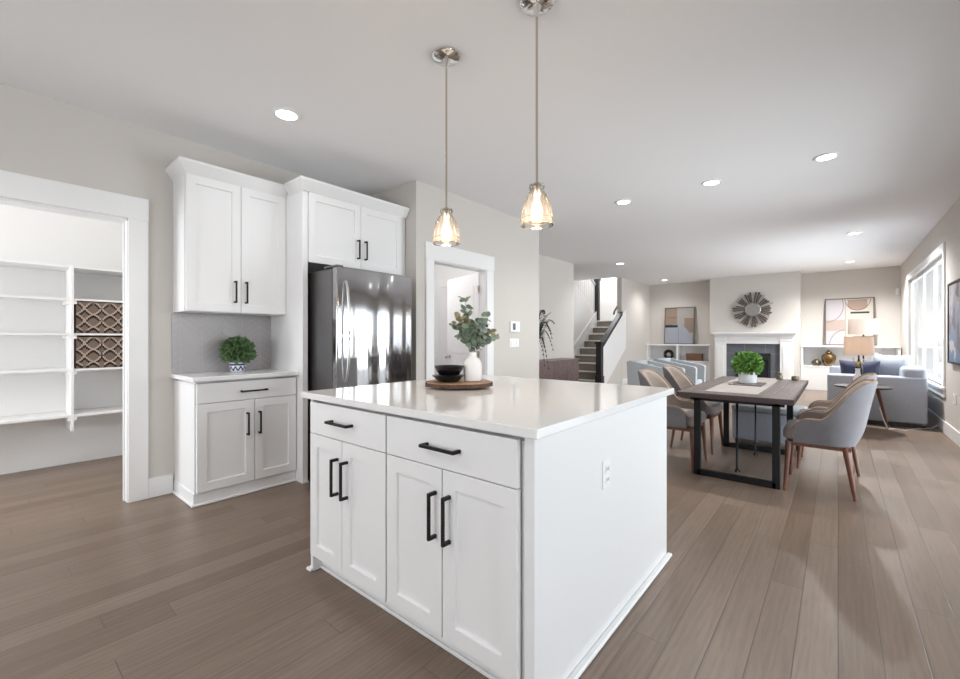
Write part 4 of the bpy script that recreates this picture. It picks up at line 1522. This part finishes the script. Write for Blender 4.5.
ch = thing('dining_chair', (0, 0, 0), 'x', 'chair', 'barrel dining chairs around the table')
sh, rim, _, _ = chair_shell('shell', .0, -.022, M['velvet'], ch)
chair_shell('lining', -.023, -.048, M['lining'], ch, zb0=.42, ztrim=.002)
MB().tube(rim, .011, 8).build('piping', M['piping'], ch, smooth=True)
m = MB()
hw, xf, xb, rad = .212, .225, -.20, .10
pl2 = []
for cx_, cy_, a0 in ((xf - .05, hw - .05, 0), (xb + rad, hw - rad, 90), (xb + rad, -hw + rad, 180), (xf - .05, -hw + .05, 270)):
    rr = .05 if cx_ > 0 else rad
    for k in range(6):
        a = math.radians(a0 + 18 * k)
        pl2.append((cx_ + rr * math.cos(a), cy_ + rr * math.sin(a)))
b = bmesh.new()
va = []
for ins, z in ((.02, .392), (0, .41), (0, .455), (.012, .485), (.04, .498), (.10, .503)):
    va.append([b.verts.new((p[0] * (1 - ins / .23), p[1] * (1 - ins / .23), z)) for p in pl2])
for r0, r1 in zip(va, va[1:]):
    for i in range(len(pl2)):
        b.faces.new((r0[i], r0[(i + 1) % len(pl2)], r1[(i + 1) % len(pl2)], r1[i]))
b.faces.new(va[0][::-1])
b.faces.new(va[-1])
m.merge(b)
m.build('seat', M['cushion'], ch, smooth=True)
m = MB()
m.box(-.19, .19, -.215, -.185, .352, .384, .003).box(-.19, .19, .185, .215, .352, .384, .003).box(.16, .19, -.2, .2, .352, .384, .003).box(-.19, -.16, -.2, .2, .352, .384, .003)
m.box(-.17, .17, -.19, .19, .384, .391)
m.build('seat_frame', M['walnut'], ch)
for sx, sy in ((1, -1), (1, 1), (-1, -1), (-1, 1)):
    top_ = (.185 if sx > 0 else -.155, sy * .20, .384)
    foot = (.205 if sx > 0 else -.212, sy * (.25 if sx > 0 else .20), 0.0)
    MB().cone(foot, top_, .011, .021, 14).build('leg', M['walnut'], ch, smooth=True)
spots = [(-1.19, 4.355, 0, 'grey dining chair at the island side of the table, at the near end'),
         (-1.19, 5.13, 0, 'grey dining chair at the island side of the table, at the far end'),
         (-.115, 4.36, PI, 'grey dining chair on the window side of the table, nearest the camera'),
         (-.075, 5.13, PI, 'grey dining chair on the window side of the table, behind the nearest one')]
for i, (x, y, rz, lb) in enumerate(spots):
    o = ch if i == 0 else copy_tree(ch)
    o.location = (x, y, 0)
    o.rotation_euler = (0, 0, rz)
    o['label'] = lb

# upholstered bench at the far end of the table
bn = thing('bench', (-.6, 5.8, 0), 'pale upholstered bench with patterned top edge under the far end of the table', 'bench')
m = MB().box(-.925, -.27, 5.56, 6.05, .06, .375, .02, 3)
m.build('base', M['sofa'], bn, smooth=True)
m = MB().box(-.93, -.265, 5.55, 6.06, .377, .43, .02, 3)
m.build('cushion', M['armch'], bn, smooth=True)
for x in (-.88, -.32):
    for y in (5.6, 6.0):
        MB().cone((x, y, 0), (x, y, .06), .018, .022, 10).build('leg', M['walnut'], bn)

# ------------------------------------------------------------------ living room seating
ac = thing('armchair', (0, 0, 0), 'x', 'armchair', 'pale blue armchairs facing the sofa')
def ac_side(y0, y1):
    return MB().prism([(-.34, .10), (.34, .10), (.36, .66), (.33, .69), (-.30, .81), (-.37, .80)], 'y', y0, y1)
for y0, y1 in ((-.37, -.26), (.26, .37)):
    ac_side(y0, y1).build('arm', M['armch'], ac)
MB().prism([(-.34, .10), (-.20, .10), (-.24, .81), (-.38, .81)], 'y', -.26, .26).build('back', M['armch'], ac)
BOX('seat', M['armch'], (-.22, .33, -.255, .255, .12, .43), ac, bev=.03, seg=3, smooth=True)
BOX('pillow', M['armch'], (-.20, -.08, -.20, .20, .435, .74), ac, bev=.05, seg=3, smooth=True)
for sx in (-.28, .28):
    for sy in (-.30, .30):
        MB().cone((sx, sy, 0), (sx, sy, .10), .015, .022, 10).build('leg', M['walnut'], ac)
for i, (x, y, rz, lb) in enumerate([(-2.36, 7.47, 0, 'pale blue armchair nearer the kitchen island, seen over the countertop'), (-2.26, 8.5, 0, 'pale blue armchair farther from the island, in front of the left shelves')]):
    o = ac if i == 0 else copy_tree(ac)
    o.location, o.rotation_euler, o['label'] = (x, y, 0), (0, 0, rz), lb

sf = thing('sofa', (.38, 9.2, 0), 'blue grey sofa with its back along the window wall', 'sofa')
SX0, SX1, SY0, SY1 = -.12, .90, 8.02, 10.5
BOX('base', M['sofa'], (SX0 + .03, SX1 - .02, SY0 + .22, SY1 - .22, .06, .30), sf, bev=.02, seg=2, smooth=True)
for y0, y1, zt in ((SY0, SY0 + .24, .675), (SY1 - .24, SY1, .675)):
    BOX('arm', M['sofa'], (SX0, SX1, y0, y1, .055, zt), sf, bev=.03, seg=3, smooth=True)
BOX('back', M['sofa'], (SX1 - .24, SX1, SY0 + .02, SY1 - .02, .30, .80), sf, bev=.05, seg=3, smooth=True)
n = 2
for i in range(n):
    a = SY0 + .245 + (SY1 - SY0 - .49) * i / n
    b_ = SY0 + .245 + (SY1 - SY0 - .49) * (i + 1) / n
    BOX('seat_cushion', M['sofa'], (SX0 + .02, SX1 - .25, a + .004, b_ - .004, .302, .46), sf, bev=.04, seg=3, smooth=True)


def cushion(name, c, w, h, d, material, rot, **kw):
    m = MB()
    b = bmesh.new()
    bmesh.ops.create_cube(b, size=2)
    bmesh.ops.subdivide_edges(b, edges=list(b.edges), cuts=7, use_grid_fill=True)
    for v in b.verts:
        x, y, z = v.co
        k = (1 - abs(y) ** 3 * .999) * (1 - abs(z) ** 3 * .999)
        f = max(0.12, k ** .5)
        pinch = 1 - .06 * (1 - abs(y)) - 0.0
        v.co = Vector((x * d / 2 * f, y * w / 2 * (1 - .07 * (1 - z * z)), z * h / 2 * (1 - .07 * (1 - y * y))))
    m.merge(b, Matrix.Translation(c) @ rot)
    return m.build(name, material, smooth=True, angle=180, **kw)


for k, y in enumerate((9.05, 9.87)):
    o = cushion('back_cushion', Vector((.56, y, .69)), .80, .50, .24, M['sofa'], Matrix.Rotation(-.18, 4, 'Y'))
    o.parent = sf
    o.location = o.location - sf.location
cushion('throw_pillow', Vector((.595, 8.52, .72)), .40, .48, .20, M['sofa'], Matrix.Rotation(1.25, 4, 'Z') @ Matrix.Rotation(-.12, 4, 'Y'), label='plump pale blue pillow at the sofa back near the window', cat='pillow')
cushion('throw_pillow', Vector((.245, 8.365, .665)), .46, .42, .16, M['navy'], Matrix.Rotation(1.35, 4, 'Z') @ Matrix.Rotation(-.2, 4, 'Y'), label='navy blue pillow leaning on the near sofa arm', cat='pillow')
for x in (SX0 + .08, SX1 - .1):
    for y in (SY0 + .08, SY1 - .08):
        BOX('foot', M['black_wood'], (x - .05, x + .05, y - .05, y + .05, 0, .06), sf)
BOX('plinth', M['black_wood'], (SX0 + .25, SX1 - .06, SY0 + .05, SY0 + .12, .004, .055), sf)

# round tripod side table, vase with flowers, lamps
TZ = .56
tc_ = Vector((.25, 7.60, 0))
tt = thing('side_table', tc_, 'round dark side table on splayed wooden legs in front of the sofa arm', 'table')
MB().lathe([(.28, TZ - .022), (.295, TZ - .012), (.295, TZ), (.0, TZ)][:3], (tc_.x, tc_.y, 0), 36).build('top', M['black_wood'], tt, smooth=True)
for a in (.55, 2.65, 4.75):
    d = Vector((math.cos(a), math.sin(a), 0))
    MB().cone(tc_ + d * .30, tc_ + d * .17 + Vector((0, 0, TZ - .02)), .012, .022, 12).build('leg', M['walnut'], tt, smooth=True)
fv = thing('flower_vase', (.20, 7.52, TZ), 'slim pale vase on the round side table', 'vase')
f0 = fv.location
MB().lathe([(.035, 0), (.048, .03), (.048, .09), (.030, .16), (.022, .21), (.028, .235), (.020, .235), (.016, .17)], f0, 24).build('body', M['ceramic'], fv, smooth=True)
fl = thing('flower_bunch', (f0.x, f0.y, f0.z + .236), 'small cream flowers in the slim vase before the lamp', 'flowers')
m = MB()
q = MB()
rnd = random.Random(9)
for i in range(7):
    e = f0 + Vector((rnd.uniform(-.06, .06), rnd.uniform(-.05, .05), rnd.uniform(.255, .37)))
    m.tube([f0 + Vector((0, 0, .18)), f0 + Vector((0, 0, .24)), e], .002, 5)
    for k in range(14):
        d = Vector((rnd.uniform(-1, 1), rnd.uniform(-1, 1), rnd.uniform(-.4, 1)))
        q.leaf(e, d, Vector((0, 0, 1)), .028, .022)
m.build('stems', M['stem'], fl)
q.build('blossoms', M['flower'], fl)


def lamp(name, x, y, zbase, prof, zs0, zs1, r0, r1, base_mat, label, power):
    t = thing(name, (x, y, zbase), label, 'lamp')
    MB().lathe(prof, (x, y, zbase), 24).build('base', base_mat, t, smooth=True)
    m = MB()
    m.lathe([(r0, zs0), (r1, zs1), (r1 - .004, zs1), (r0 - .004, zs0), (r0, zs0)], (x, y, 0), 40, cap0=False, cap1=False)
    m.build('lamp_shade', M['shade'], t, smooth=True)
    m = MB()
    m.box(x - r1 + .003, x + r1 - .003, y - .003, y + .003, zs1 - .03, zs1 - .024).box(x - .003, x + .003, y - r1 + .003, y + r1 - .003, zs1 - .03, zs1 - .024)
    m.cone((x, y, zs0 - .05), (x, y, zs1 - .024), .006, .006, 8)
    m.build('harp', M['black'], t)
    b = bmesh.new()
    k = MB()
    bmesh.ops.create_uvsphere(b, u_segments=14, v_segments=10, radius=.032)
    k.merge(b, Matrix.Translation((x, y, (zs0 + zs1) / 2)))
    k.build('bulb', M['bulb2'], t, smooth=True)
    return t


lamp('table_lamp', .215, 7.68, TZ, [(.07, 0), (.07, .012), (.03, .03), (.034, .10), (.042, .19), (.034, .28), (.016, .32), (.010, .36), (.010, .41)], .968, 1.215, .160, .150, M['black_glaze'], 'table lamp with drum shade on the round side table by the sofa', 3)
lamp('floor_lamp', .40, 11.75, 0, [(.16, 0), (.16, .02), (.02, .035), (.014, .1), (.014, 1.16), (.16, 1.19), (.16, 1.235), (.02, 1.24), (.014, 1.26)], 1.275, 1.585, .245, .235, M['black'], 'tall lamp with wide drum shade at the far end of the sofa', 3)
# white cord from the side table to the wall
MB().tube([(.42, 7.70, .28), (.46, 7.72, .12), (.50, 7.70, .006), (.58, 7.78, .006), (.66, 7.72, .006), (.78, 7.95, .006), (.95, 8.15, .006), (1.01, 8.2, .05)], .005, 6).build('power_cord', M['plastic'], smooth=True, label='white power cord trailing over the floor beside the sofa', cat='cord')

# pale fence and ground outside the window
MB().box(4.0, 4.08, 4.0, 16.0, -.1, 1.25).build('fence_outside', M['fence'], label='pale board fence seen faintly through the window', cat='fence')
MB().box(1.2, 9.0, -6, 18, -.3, -.12).build('ground_outside', M['fence'], kind='structure')
